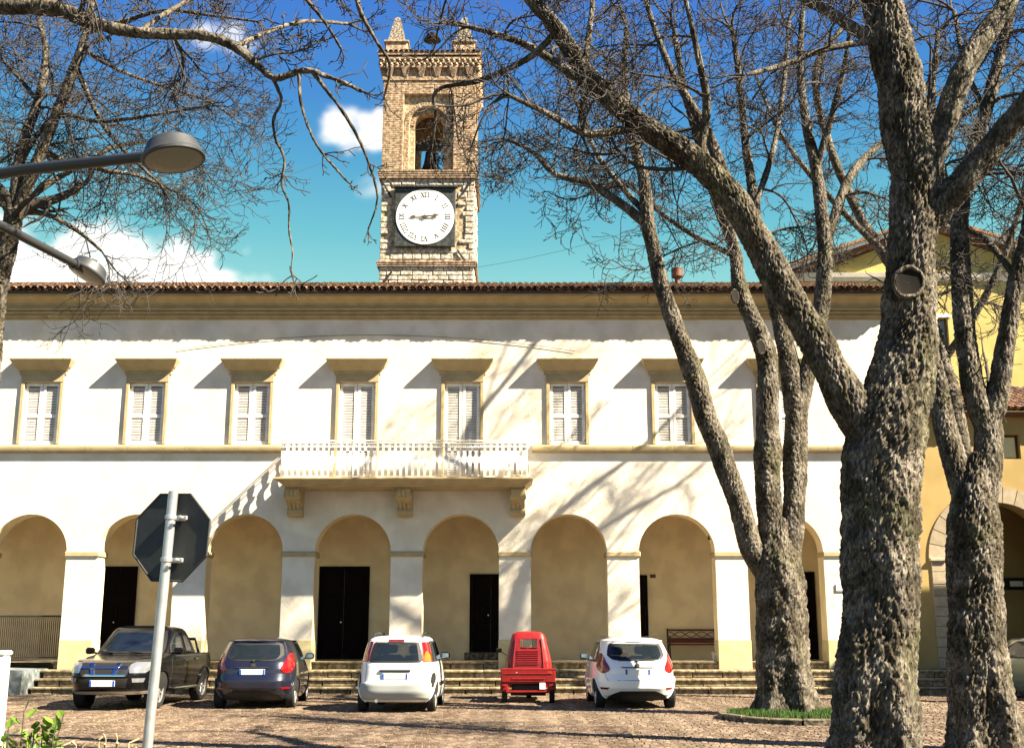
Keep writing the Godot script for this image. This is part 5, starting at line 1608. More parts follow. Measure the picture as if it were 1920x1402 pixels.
func body(sh: Shell, holes: Array, shrink := 0.0) -> ArrayMesh:
	var b := MB.new()
	var ys := []
	var y: float = sh.rows[0][0]
	var top: float = sh.rows[-1][0]
	while y < top - 0.001:
		ys.append(y)
		y += 0.02 if y < top - 0.1 else 0.008
	ys.append(top)
	var n := 112
	var rows := []
	for q in ys: rows.append(sh.ring(q, n, shrink))
	b.grid(rows, true, true)
	# windows are left open
	if holes.size():
		var keep := PackedInt32Array()
		for i in range(0, b.t.size(), 3):
			var c := (b.v[b.t[i]] + b.v[b.t[i + 1]] + b.v[b.t[i + 2]]) / 3.0
			var s := sh.at(c.y)
			var out := false
			for h in holes:
				var hr: Array = h[1]
				if c.y < hr[0][0] + 0.03 or c.y > hr[-1][0] - 0.03: continue
				var e := span(hr, c.y)
				var side: bool = h[0] == "left" or h[0] == "right"
				var u: float = c.z if side else c.x
				if u < e[0] + 0.035 or u > e[1] - 0.035: continue
				if side:
					if absf(c.x) > s[3] * 0.7 and signf(c.x) == (1.0 if h[0] == "right" else -1.0): out = true
				elif signf(c.z - sh.zc) == (1.0 if h[0] == "rear" else -1.0) and absf(c.z - sh.zc) > 0.3 * absf((s[1] if h[0] == "rear" else s[2]) - sh.zc): out = true
			if not out: keep.append_array(PackedInt32Array([b.t[i], b.t[i + 1], b.t[i + 2]]))
		b.t = keep
	var m := rows[-1] as PackedVector3Array
	var mid := Vector3(0, top - shrink * 0.4 + 0.004, (sh.rows[-1][1] + sh.rows[-1][2]) / 2)
	for j in n: b.trio(mid, m[j], m[(j + 1) % n], Vector3(0, 0, 0))
	var lo := rows[0] as PackedVector3Array
	for j in n: b.trio(Vector3(0, sh.rows[0][0], 0), lo[j], lo[(j + 1) % n], Vector3(0, 1, 0))
	return b.mesh()

# a panel lying on the body: rows of [y, from, to]
func panel(sh: Shell, face: String, rows: Array, off := 0.008, nx := 14, ny := 10, rim := 0) -> ArrayMesh:
	var b := MB.new()
	var g := []
	var want := Vector3.BACK if face == "rear" else (Vector3.FORWARD if face == "front" else (Vector3.RIGHT if face == "right" else Vector3.LEFT))
	for i in ny + 1:
		var y := lerpf(rows[0][0], rows[-1][0], i / float(ny))
		var e := span(rows, y)
		var r := PackedVector3Array()
		for j in nx + 1:
			var u := lerpf(e[0], e[1], j / float(nx))
			r.append(sh.point(face, u, y) + sh.normal(face, u, y) * off)
		g.append(r)
	if rim == 0:
		b.grid(g, false, face == "front" or face == "right")
	else:
		for i in ny:
			for j in nx:
				var edge := i == 0 or j == 0 or i == ny - 1 or j == nx - 1
				if rim == 1 and not edge or rim == 2 and edge: continue
				b.grid([PackedVector3Array([g[i][j], g[i][j + 1]]), PackedVector3Array([g[i + 1][j], g[i + 1][j + 1]])], false, face == "front" or face == "right")
	if rim != 2:
		for i in ny:
			for j in [0, nx]:
				var nn: Vector3 = want * (off + 0.012)
				b.quado(g[i][j], g[i + 1][j], g[i + 1][j] - nn, g[i][j] - nn, g[i][nx / 2])
		for j in nx:
			for i in [0, ny]:
				var nn: Vector3 = want * (off + 0.012)
				b.quado(g[i][j], g[i][j + 1], g[i][j + 1] - nn, g[i][j] - nn, g[ny / 2][j])
	return b.mesh()

func glazed(t: Node, called: String, sh: Shell, face: String, rows: Array) -> void:
	var f := part(called, panel(sh, face, rows, 0.007, 16, 12, 1), M.plastic_black, t)
	part("glass", panel(sh, face, rows, 0.005, 16, 12, 2), M.glass, f)

func wheel(t: Node, at: Vector3, r: float, w: float, side: float, rim_mat: String) -> void:
	var ty := MB.new()
	var bas := Basis(Vector3.BACK, -PI / 2 * side)
	var h := w / 2
	ty.lathe([[r * 0.62, -h * 0.9], [r * 0.9, -h], [r * 0.97, -h * 0.8], [r, -h * 0.55], [r, h * 0.55], [r * 0.97, h * 0.8], [r * 0.9, h], [r * 0.64, h * 0.9], [r * 0.62, h * 0.6]], 36, at, bas)
	var o := part("wheel", ty.mesh(), M.rubber, t)
	var rm := MB.new()
	rm.lathe([[r * 0.63, h * 0.9], [r * 0.6, h * 0.75], [r * 0.5, h * 0.45], [0.0, h * 0.4]], 30, at, bas)
	part("rim_dish", rm.mesh(), M.plastic_black, o)
	var sp := MB.new()
	sp.lathe([[r * 0.64, h * 0.92], [r * 0.57, h * 0.86], [r * 0.56, h * 0.7]], 30, at, bas)
	sp.lathe([[r * 0.16, h * 0.6], [r * 0.14, h * 0.85], [0.0, h * 0.87]], 16, at, bas)
	for k in 7:
		var a := TAU * k / 7
		sp.xf = Transform3D(bas * Basis(Vector3.UP, a), at)
		sp.hexa(Vector3(r * 0.35, h * 0.72, 0), Vector3(r * 0.24, h * 0.07, r * 0.07), Vector3(r * 0.24, h * 0.07, r * 0.05))
	sp.xf = Transform3D.IDENTITY
	part("spokes", sp.mesh(), M[rim_mat], o)

func wheels(t: Node, sh: Shell, r: float, w: float, zf: float, zr: float, rim_mat: String, arch_mat: String) -> void:
	for s in [-1.0, 1.0]:
		for z in [zf, zr]:
			var x: float = absf(sh.flank(z, r + 0.1, 1.0).x)
			wheel(t, Vector3(s * (x - w / 2 + 0.012), r, z), r, w, s, rim_mat)
			var y0: float = sh.rows[0][0]
			# black patch painted for the shaded wheel well, and a rolled lip round it
			var face := "right" if s > 0 else "left"
			var rw := []
			for i in 11:
				var y := lerpf(y0, r + r * 1.12, i / 10.0)
				var hc := sqrt(maxf(pow(r * 1.13, 2) - pow(y - r, 2), 0.0004))
				rw.append([y, z - hc, z + hc])
			part("well_shade", panel(sh, face, rw, 0.003, 8, 14), M.rubber, t)
			var lip := PackedVector3Array()
			var lr := PackedFloat32Array()
			for i in 23:
				var a := PI * (-0.06 + 1.12 * i / 22.0)
				var y := maxf(r + sin(a) * r * 1.15, y0)
				lip.append(sh.flank(z + cos(a) * r * 1.15, y, s) + Vector3(s * 0.008, 0, 0))
				lr.append(0.022)
			var lb := MB.new()
			lb.tube(lip, lr, 6)
			part("arch_lip", lb.mesh(), M[arch_mat], t)

func plate(t: Node, at: Vector3, w: float, h: float, turn := 0.0) -> void:
	var b := MB.new()
	b.xf = Transform3D(Basis(Vector3.UP, turn), at)
	b.cbox(Vector3.ZERO, Vector3(w, h, 0.014), 0.004)
	var p := part("number_plate", b.mesh(), M.plate_white, t)
	for s in [-1.0, 1.0]:
		var c := MB.new()
		c.xf = b.xf
		c.box(Vector3(s * (w / 2 - 0.022), 0, 0.0085), Vector3(0.042, h - 0.006, 0.003))
		part("blue_band", c.mesh(), M.plate_blue, p)

func cabin(t: Node, sh: Shell, holes: Array, wide: float, floor_y: float, z_front: float, z_rear: float) -> void:
	part("cabin_lining", body(sh, holes, 0.035), M.cabin_lining, t)
	for z in [z_front, z_rear]:
		for s in [-1.0, 1.0]:
			var b := MB.new()
			b.cbox(Vector3(s * wide * 0.5, floor_y + 0.28, z), Vector3(wide * 0.78, 0.56, 0.16), 0.05)
			b.cbox(Vector3(s * wide * 0.5, floor_y + 0.68, z + 0.02), Vector3(wide * 0.4, 0.18, 0.1), 0.04)
			part("seat", b.mesh(), M.seat_cloth, t)

func mirror(t: Node, sh: Shell, z: float, y: float, m: String, rear_is_plus := 1.0) -> void:
	for s in [-1.0, 1.0]:
		var p := sh.flank(z, y, s)
		var b := MB.new()
		b.rod(p - Vector3(s * 0.03, 0, 0), p + Vector3(s * 0.1, 0.03, 0), 0.022, 8)
		b.cbox(p + Vector3(s * 0.15, 0.06, 0), Vector3(0.2, 0.14, 0.1), 0.035)
		var o := part("door_mirror", b.mesh(), M[m], t)
		var g := MB.new()
		g.cbox(p + Vector3(s * 0.15, 0.06, 0.052 * rear_is_plus), Vector3(0.16, 0.1, 0.008), 0.003)
		part("mirror_glass", g.mesh(), M.mirror_glass, o)

func seam(t: Node, sh: Shell, pts: Array, face: String, r := 0.006) -> void:
	var b := MB.new()
	var p := PackedVector3Array()
	var q := PackedFloat32Array()
	for i in pts.size() - 1:
		for j in 6:
			var f := j / 6.0
			p.append(sh.point(face, lerpf(pts[i][0], pts[i + 1][0], f), lerpf(pts[i][1], pts[i + 1][1], f)))
			q.append(r)
	p.append(sh.point(face, pts[-1][0], pts[-1][1]))
	q.append(r)
	b.tube(p, q, 4)
	part("panel_gap", b.mesh(), M.plastic_black, t)

func hatchback(label: String, at: Vector3, turn: float, paint: String, dark: bool) -> Node3D:
	var t := thing("hatchback_car", label, "car", at, turn, "parked hatchback cars")
	var sh := Shell.new()
	sh.zc = 0.3; sh.nr = 4.2; sh.nf = 3.2
	sh.rows = [[0.2, 1.72, -1.86, 0.78], [0.3, 1.86, -1.94, 0.83], [0.44, 1.955, -1.97, 0.86], [0.58, 1.965, -1.97, 0.868], [0.66, 1.93, -1.93, 0.868], [0.74, 1.9, -1.82, 0.865], [0.82, 1.89, -1.6, 0.86], [0.9, 1.86, -1.25, 0.85], [0.97, 1.82, -1.0, 0.835], [1.04, 1.76, -0.88, 0.81], [1.16, 1.66, -0.7, 0.765], [1.28, 1.56, -0.5, 0.715], [1.37, 1.5, -0.33, 0.67], [1.4, 1.49, -0.26, 0.645], [1.425, 1.42, -0.18, 0.6], [1.445, 1.26, -0.1, 0.52], [1.46, 1.05, 0.0, 0.4], [1.468, 0.8, 0.1, 0.25]]
	var rw := [[0.985, -0.36, 0.36], [1.02, -0.53, 0.53], [1.1, -0.6, 0.6], [1.2, -0.585, 0.585], [1.3, -0.555, 0.555], [1.34, -0.52, 0.52]]
	var ww := [[0.96, -0.66, 0.66], [1.1, -0.66, 0.66], [1.3, -0.58, 0.58], [1.38, -0.53, 0.53]]
	var sw := [[0.96, -0.62, 1.28], [1.04, -0.62, 1.32], [1.16, -0.42, 1.2], [1.28, -0.2, 1.05], [1.36, 0.0, 0.8]]
	var holes := [["rear", rw], ["front", ww], ["left", sw], ["right", sw]]
	part("body", body(sh, holes), M[paint], t)
	cabin(t, sh, holes, 0.66, 0.5, -0.1, 0.95)
	glazed(t, "rear_window", sh, "rear", rw)
	glazed(t, "windscreen", sh, "front", ww)
	glazed(t, "side_window", sh, "left", sw)
	glazed(t, "side_window", sh, "right", sw)
	for s in [-1.0, 1.0]:
		var e := func(a: float, b: float): return [minf(s * a, s * b), maxf(s * a, s * b)]
		var lr := []
		for q in [[0.74, 0.66, 0.72], [0.8, 0.56, 0.79], [0.88, 0.58, 0.805], [0.98, 0.635, 0.79], [1.08, 0.665, 0.755], [1.14, 0.69, 0.735]]:
			lr.append([q[0]] + e.call(q[1], q[2]))
		part("tail_light", panel(sh, "rear", lr, 0.012, 6, 10), M.lens_red, t)
		var fr := []
		for q in [[0.42, 0.62, 0.74], [0.46, 0.58, 0.76]]: fr.append([q[0]] + e.call(q[1], q[2]))
		part("reflector", panel(sh, "rear", fr, 0.01, 4, 2), M.lens_red, t)
		var hl := []
		for q in [[0.62, 0.5, 0.72], [0.74, 0.52, 0.78], [0.82, 0.6, 0.8]]: hl.append([q[0]] + e.call(q[1], q[2]))
		part("headlight", panel(sh, "front", hl, 0.01, 5, 5), M.lens_clear, t)
		var pl := MB.new()
		pl.cbox(Vector3(s * 0.46, 1.478, 0.35), Vector3(0.22, 0.01, 0.8), 0.004)
		if not dark: part("roof_glass", pl.mesh(), M.plastic_black, t)
		seam(t, sh, [[0.28, 0.3], [0.24, 0.95]], "right" if s > 0 else "left")
		seam(t, sh, [[-0.95, 0.34], [-0.9, 0.9], [-0.7, 0.97]], "right" if s > 0 else "left")
		var hn := MB.new()
		var hp := sh.flank(0.12, 0.86, s)
		hn.cbox(hp + Vector3(s * 0.012, 0, 0), Vector3(0.03, 0.035, 0.19), 0.01)
		part("door_handle", hn.mesh(), M[paint], t)
	part("lower_bumper", panel(sh, "rear", [[0.21, -0.62, 0.62], [0.28, -0.6, 0.6], [0.34, -0.5, 0.5], [0.39, -0.36, 0.36]], 0.012, 48, 10), M.plastic_black, t)
	part("plate_trim", panel(sh, "rear", [[0.845, -0.33, 0.33], [0.865, -0.34, 0.34]], 0.014, 8, 1), M.plastic_black, t)
	var bp := sh.ends(0, 0.9, true)
	var bd := MB.new()
	bd.lathe([[0.0, 0.02], [0.05, 0.016], [0.055, 0.0]], 16, bp, Basis(Vector3.RIGHT, PI / 2 - 0.4))
	part("badge", bd.mesh(), M.plastic_black, t)
	plate(t, sh.ends(0, 0.77, true) + Vector3(0, 0, 0.016), 0.52, 0.11)
	plate(t, sh.ends(0, 0.42, false) - Vector3(0, 0, 0.016), 0.52, 0.11, PI)
	seam(t, sh, [[-0.62, 0.6], [0.62, 0.6]], "rear", 0.005)
	seam(t, sh, [[-0.7, 0.98], [-0.66, 0.7], [-0.62, 0.6]], "rear", 0.004)
	seam(t, sh, [[0.7, 0.98], [0.66, 0.7], [0.62, 0.6]], "rear", 0.004)
	part("grille", panel(sh, "front", [[0.3, -0.5, 0.5], [0.5, -0.6, 0.6]], 0.008, 12, 4), M.plastic_black, t)
	var sp := MB.new()
	var spr := []
	for q in [[1.405, 1.53], [1.4, 1.5], [1.385, 1.53]]:
		var row := PackedVector3Array()
		for j in 13:
			var x := lerpf(-0.6, 0.6, j / 12.0)
			row.append(Vector3(x, q[0], q[1] - x * x * 0.35))
		spr.append(row)
	sp.grid([spr[0], spr[2]], false, true)
	sp.grid([spr[1], spr[0]], false, true)
	part("spoiler_lip", sp.mesh(), M[paint], t)
	var wp := MB.new()
	var wa := sh.ends(0, 0.99, true) + Vector3(0, 0, 0.03)
	wp.lathe([[0.0, 0.025], [0.03, 0.02], [0.035, 0.0]], 12, wa - Vector3(0, 0, 0.012), Basis(Vector3.RIGHT, PI / 2 - 0.6))
	wp.rod(wa, sh.ends(0.3, 1.06, true) + Vector3(0, 0, 0.02), 0.009, 6)
	part("rear_wiper", wp.mesh(), M.plastic_black, t)
	mirror(t, sh, -0.6, 0.98, "plastic_black" if not dark else paint)
	wheels(t, sh, 0.3, 0.19, -1.22, 1.27, "rim_metal", paint)
	return t

func small_estate(at: Vector3, turn: float) -> void:
	var t := thing("compact_car", "upright white compact car with tall red and amber corner lights and black roof rails", "car", at, turn)
	var sh := Shell.new()
	sh.zc = 0.2; sh.nr = 5.5; sh.nf = 3.4
	sh.rows = [[0.22, 1.6, -1.66, 0.7], [0.3, 1.72, -1.74, 0.76], [0.42, 1.775, -1.77, 0.785], [0.56, 1.775, -1.77, 0.79], [0.62, 1.735, -1.74, 0.79], [0.72, 1.72, -1.66, 0.785], [0.84, 1.71, -1.45, 0.775], [0.94, 1.7, -1.15, 0.76], [1.02, 1.68, -1.0, 0.74], [1.16, 1.63, -0.8, 0.705], [1.3, 1.575, -0.58, 0.665], [1.4, 1.53, -0.4, 0.635], [1.44, 1.5, -0.32, 0.61], [1.475, 1.42, -0.22, 0.56], [1.495, 1.28, -0.12, 0.48], [1.508, 1.05, 0.0, 0.36], [1.514, 0.8, 0.1, 0.2]]
	var rw := [[0.985, -0.5, 0.5], [1.02, -0.535, 0.535], [1.2, -0.5, 0.5], [1.36, -0.455, 0.455], [1.385, -0.43, 0.43]]
	var ww := [[1.0, -0.6, 0.6], [1.2, -0.58, 0.58], [1.42, -0.5, 0.5]]
	var sw := [[0.99, -0.72, 1.42], [1.1, -0.7, 1.4], [1.25, -0.48, 1.32], [1.4, -0.22, 1.2]]
	var holes := [["rear", rw], ["front", ww], ["left", sw], ["right", sw]]
	part("body", body(sh, holes), M.paint_white, t)
	cabin(t, sh, holes, 0.6, 0.55, -0.1, 0.85)
	glazed(t, "rear_window", sh, "rear", rw)
	glazed(t, "windscreen", sh, "front", ww)
	glazed(t, "side_window", sh, "left", sw)
	glazed(t, "side_window", sh, "right", sw)
	for s in [-1.0, 1.0]:
		var e := func(a: float, b: float): return [minf(s * a, s * b), maxf(s * a, s * b)]
		var red := []
		for q in [[1.0, 0.54, 0.7], [1.16, 0.52, 0.672], [1.3, 0.485, 0.635], [1.385, 0.46, 0.6]]: red.append([q[0]] + e.call(q[1], q[2]))
		var lamp := part("tail_light", panel(sh, "rear", red, 0.012, 6, 10), M.lens_red, t)
		var am := []
		for q in [[1.01, 0.565, 0.68], [1.12, 0.56, 0.66], [1.2, 0.58, 0.6]]: am.append([q[0]] + e.call(q[1], q[2]))
		part("amber_lens", panel(sh, "rear", am, 0.018, 5, 6), M.lens_amber, lamp)
		var fg := []
		for q in [[0.44, 0.5, 0.62], [0.52, 0.5, 0.63]]: fg.append([q[0]] + e.call(q[1], q[2]))
		part("bumper_lamp", panel(sh, "rear", fg, 0.014, 4, 3), M.lens_red if s < 0 else M.lens_clear, t)
		var cl := []
		for q in [[0.5, 0.705, 0.765], [0.6, 0.695, 0.768], [0.72, 0.7, 0.765], [0.78, 0.72, 0.755]]: cl.append([q[0]] + e.call(q[1], q[2]))
		part("corner_guard", panel(sh, "rear", cl, 0.01, 4, 6), M.plastic_black, t)
		var hl := []
		for q in [[0.7, 0.45, 0.68], [0.82, 0.5, 0.7], [0.9, 0.55, 0.68]]: hl.append([q[0]] + e.call(q[1], q[2]))
		part("headlight", panel(sh, "front", hl, 0.01, 5, 5), M.lens_clear, t)
		var rr_ := MB.new()
		rr_.tube(PackedVector3Array([Vector3(s * 0.5, 1.47, 1.3), Vector3(s * 0.5, 1.55, 1.2), Vector3(s * 0.49, 1.565, 0.6), Vector3(s * 0.48, 1.55, -0.05), Vector3(s * 0.48, 1.47, -0.15)]), PackedFloat32Array([0.018, 0.018, 0.018, 0.018, 0.018]), 8)
		part("roof_rail", rr_.mesh(), M.plastic_black, t)
		seam(t, sh, [[0.3, 0.3], [0.28, 1.0]], "right" if s > 0 else "left")
		seam(t, sh, [[-0.85, 0.34], [-0.82, 0.98]], "right" if s > 0 else "left")
		part("side_moulding", panel(sh, "right" if s > 0 else "left", [[0.5, -0.8, 0.9], [0.57, -0.8, 0.9]], 0.014, 10, 2), M.plastic_black, t)
	part("brake_light", panel(sh, "rear", [[1.395, -0.16, 0.16], [1.43, -0.16, 0.16]], 0.014, 6, 2), M.lens_red, t)
	part("bumper", panel(sh, "rear", [[0.28, -0.66, 0.66], [0.4, -0.7, 0.7], [0.58, -0.7, 0.7]], 0.02, 60, 12), M.bumper_grey, t)
	part("tailgate_handle", panel(sh, "rear", [[0.8, -0.3, 0.3], [0.845, -0.31, 0.31]], 0.03, 10, 2), M.plastic_black, t)
	plate(t, sh.ends(0, 0.72, true) + Vector3(0, 0, 0.014), 0.52, 0.11)
	seam(t, sh, [[-0.6, 0.61], [0.6, 0.61]], "rear", 0.005)
	seam(t, sh, [[-0.58, 0.98], [-0.6, 0.61]], "rear", 0.004)
	seam(t, sh, [[0.58, 0.98], [0.6, 0.61]], "rear", 0.004)
	var ex := MB.new()
	ex.rod(Vector3(-0.36, 0.25, 1.5), Vector3(-0.36, 0.25, 1.74), 0.035, 12)
	part("exhaust", ex.mesh(), M.rim_metal, t)
	var un := MB.new()
	un.cbox(Vector3(0, 0.26, 0.2), Vector3(1.1, 0.12, 2.6), 0.03)
	part("underbody", un.mesh(), M.plastic_black, t)
	part("grille", panel(sh, "front", [[0.36, -0.5, 0.5], [0.62, -0.55, 0.55]], 0.01, 12, 4), M.plastic_black, t)
	mirror(t, sh, -0.7, 1.02, "plastic_black")
	wheels(t, sh, 0.285, 0.17, -1.12, 1.17, "rim_metal", "paint_white")

func pickup(at: Vector3, turn: float) -> void:
	var t := thing("pickup_truck", "black double cab pickup with chrome grille facing the square", "pickup truck", at, turn)
	var sh := Shell.new()
	# here -z is the nose
	sh.zc = -0.2; sh.nr = 7.0; sh.nf = 4.6
	sh.rows = [[0.34, 2.3, -2.32, 0.82], [0.42, 2.4, -2.44, 0.86], [0.56, 2.44, -2.5, 0.89], [0.72, 2.45, -2.5, 0.9], [0.86, 2.46, -2.44, 0.905], [0.96, 2.46, -2.34, 0.9], [1.02, 2.46, -2.1, 0.89], [1.06, 2.45, -1.6, 0.885], [1.1, 2.42, -1.2, 0.87], [1.115, 1.2, -1.16, 0.85], [1.2, 1.16, -1.02, 0.815], [1.35, 1.06, -0.78, 0.765], [1.5, 0.94, -0.54, 0.715], [1.6, 0.84, -0.38, 0.675], [1.66, 0.74, -0.26, 0.62], [1.69, 0.6, -0.16, 0.54], [1.71, 0.4, -0.02, 0.42], [1.72, 0.25, 0.08, 0.25]]
	var ww := [[1.13, -0.72, 0.72], [1.25, -0.7, 0.7], [1.45, -0.635, 0.635], [1.6, -0.57, 0.57]]
	var s1 := [[1.13, -0.82, 0.1], [1.3, -0.68, 0.1], [1.45, -0.45, 0.1], [1.57, -0.25, 0.1]]
	var s2 := [[1.13, 0.2, 0.92], [1.3, 0.2, 0.86], [1.45, 0.2, 0.72], [1.57, 0.2, 0.55]]
	var bw := [[1.16, -0.6, 0.6], [1.5, -0.52, 0.52]]
	var holes := [["front", ww], ["left", s1], ["right", s1], ["left", s2], ["right", s2], ["rear", bw]]
	part("body", body(sh, holes), M.paint_black, t)
	cabin(t, sh, holes, 0.66, 0.75, 0.0, 0.7)
	glazed(t, "windscreen", sh, "front", ww)
	glazed(t, "rear_window", sh, "rear", bw)
	for f in ["left", "right"]:
		glazed(t, "side_window", sh, f, s1)
		glazed(t, "side_window", sh, f, s2)
		seam(t, sh, [[0.15, 0.45], [0.15, 1.12]], f)
		seam(t, sh, [[-0.95, 0.5], [-0.9, 1.1]], f)
		seam(t, sh, [[0.98, 0.9], [1.0, 1.11]], f)
		var s := 1.0 if f == "right" else -1.0
		for hz in [0.0, 0.78]:
			var hn := MB.new()
			hn.cbox(sh.flank(hz, 0.98, s) + Vector3(s * 0.015, 0, 0), Vector3(0.04, 0.04, 0.2), 0.012)
			part("door_handle", hn.mesh(), M.chrome, t)
		var st := MB.new()
		st.tube(PackedVector3Array([Vector3(s * 0.8, 0.4, -0.95), Vector3(s * 0.9, 0.38, -0.8), Vector3(s * 0.9, 0.38, 0.85), Vector3(s * 0.8, 0.4, 1.0)]), PackedFloat32Array([0.035, 0.04, 0.04, 0.035]), 10)
		part("side_step", st.mesh(), M.chrome, t)
		var e := func(a: float, b: float): return [minf(s * a, s * b), maxf(s * a, s * b)]
		var hl := []
		for q in [[0.76, 0.52, 0.76], [0.84, 0.5, 0.82], [0.93, 0.5, 0.82], [0.97, 0.58, 0.8]]: hl.append([q[0]] + e.call(q[1], q[2]))
		part("headlight", panel(sh, "front", hl, 0.012, 8, 6), M.lens_clear, t)
		var fg := []
		for q in [[0.58, 0.58, 0.74], [0.66, 0.57, 0.76]]: fg.append([q[0]] + e.call(q[1], q[2]))
		part("fog_lamp", panel(sh, "front", fg, 0.012, 5, 3), M.lens_clear, t)
		var tl := []
		for q in [[0.8, 0.72, 0.86], [1.05, 0.72, 0.86]]: tl.append([q[0]] + e.call(q[1], q[2]))
		part("tail_light", panel(sh, "rear", tl, 0.012, 4, 5), M.lens_red, t)
		# bars of the grille leaning outwards
		var vb := []
		for q in [[0.72, 0.18, 0.25], [0.95, 0.24, 0.32]]: vb.append([q[0]] + e.call(q[1], q[2]))
		part("grille_bar", panel(sh, "front", vb, 0.03, 2, 4), M.chrome, t)
	part("grille", panel(sh, "front", [[0.7, -0.46, 0.46], [0.78, -0.5, 0.5], [0.95, -0.5, 0.5]], 0.01, 16, 5), M.plastic_black, t)
	part("grille_bar", panel(sh, "front", [[0.845, -0.48, 0.48], [0.885, -0.48, 0.48]], 0.022, 14, 2), M.chrome, t)
	part("grille_bar", panel(sh, "front", [[0.7, -0.44, 0.44], [0.735, -0.45, 0.45]], 0.022, 14, 2), M.chrome, t)
	part("air_intake", panel(sh, "front", [[0.47, -0.45, 0.45], [0.66, -0.5, 0.5]], 0.008, 12, 3), M.plastic_black, t)
	part("bumper_guard", panel(sh, "front", [[0.36, -0.78, 0.78], [0.42, -0.8, 0.8]], 0.03, 48, 3), M.rim_metal, t)
	plate(t, sh.ends(0, 0.56, false) - Vector3(0, 0, 0.02), 0.52, 0.12, PI)
	var bed := MB.new()
	bed.tube(PackedVector3Array([Vector3(-0.78, 1.08, 1.35), Vector3(-0.7, 1.42, 1.25), Vector3(0.7, 1.42, 1.25), Vector3(0.78, 1.08, 1.35)]), PackedFloat32Array([0.035, 0.035, 0.035, 0.035]), 8)
	part("roll_bar", bed.mesh(), M.paint_black, t)
	var un := MB.new()
	un.cbox(Vector3(0, 0.42, 0), Vector3(1.2, 0.2, 4.2), 0.04)
	part("chassis", un.mesh(), M.plastic_black, t)
	var wp := MB.new()
	for x in [-0.35, 0.3]:
		wp.rod(sh.ends(x, 1.12, false) - Vector3(0, -0.015, 0.015), sh.ends(x + 0.35, 1.16, false) - Vector3(0, -0.02, 0.02), 0.01, 6)
	part("wiper", wp.mesh(), M.plastic_black, t)
	mirror(t, sh, -0.78, 1.12, "paint_black")
	wheels(t, sh, 0.37, 0.24, -1.5, 1.5, "rim_metal", "paint_black")

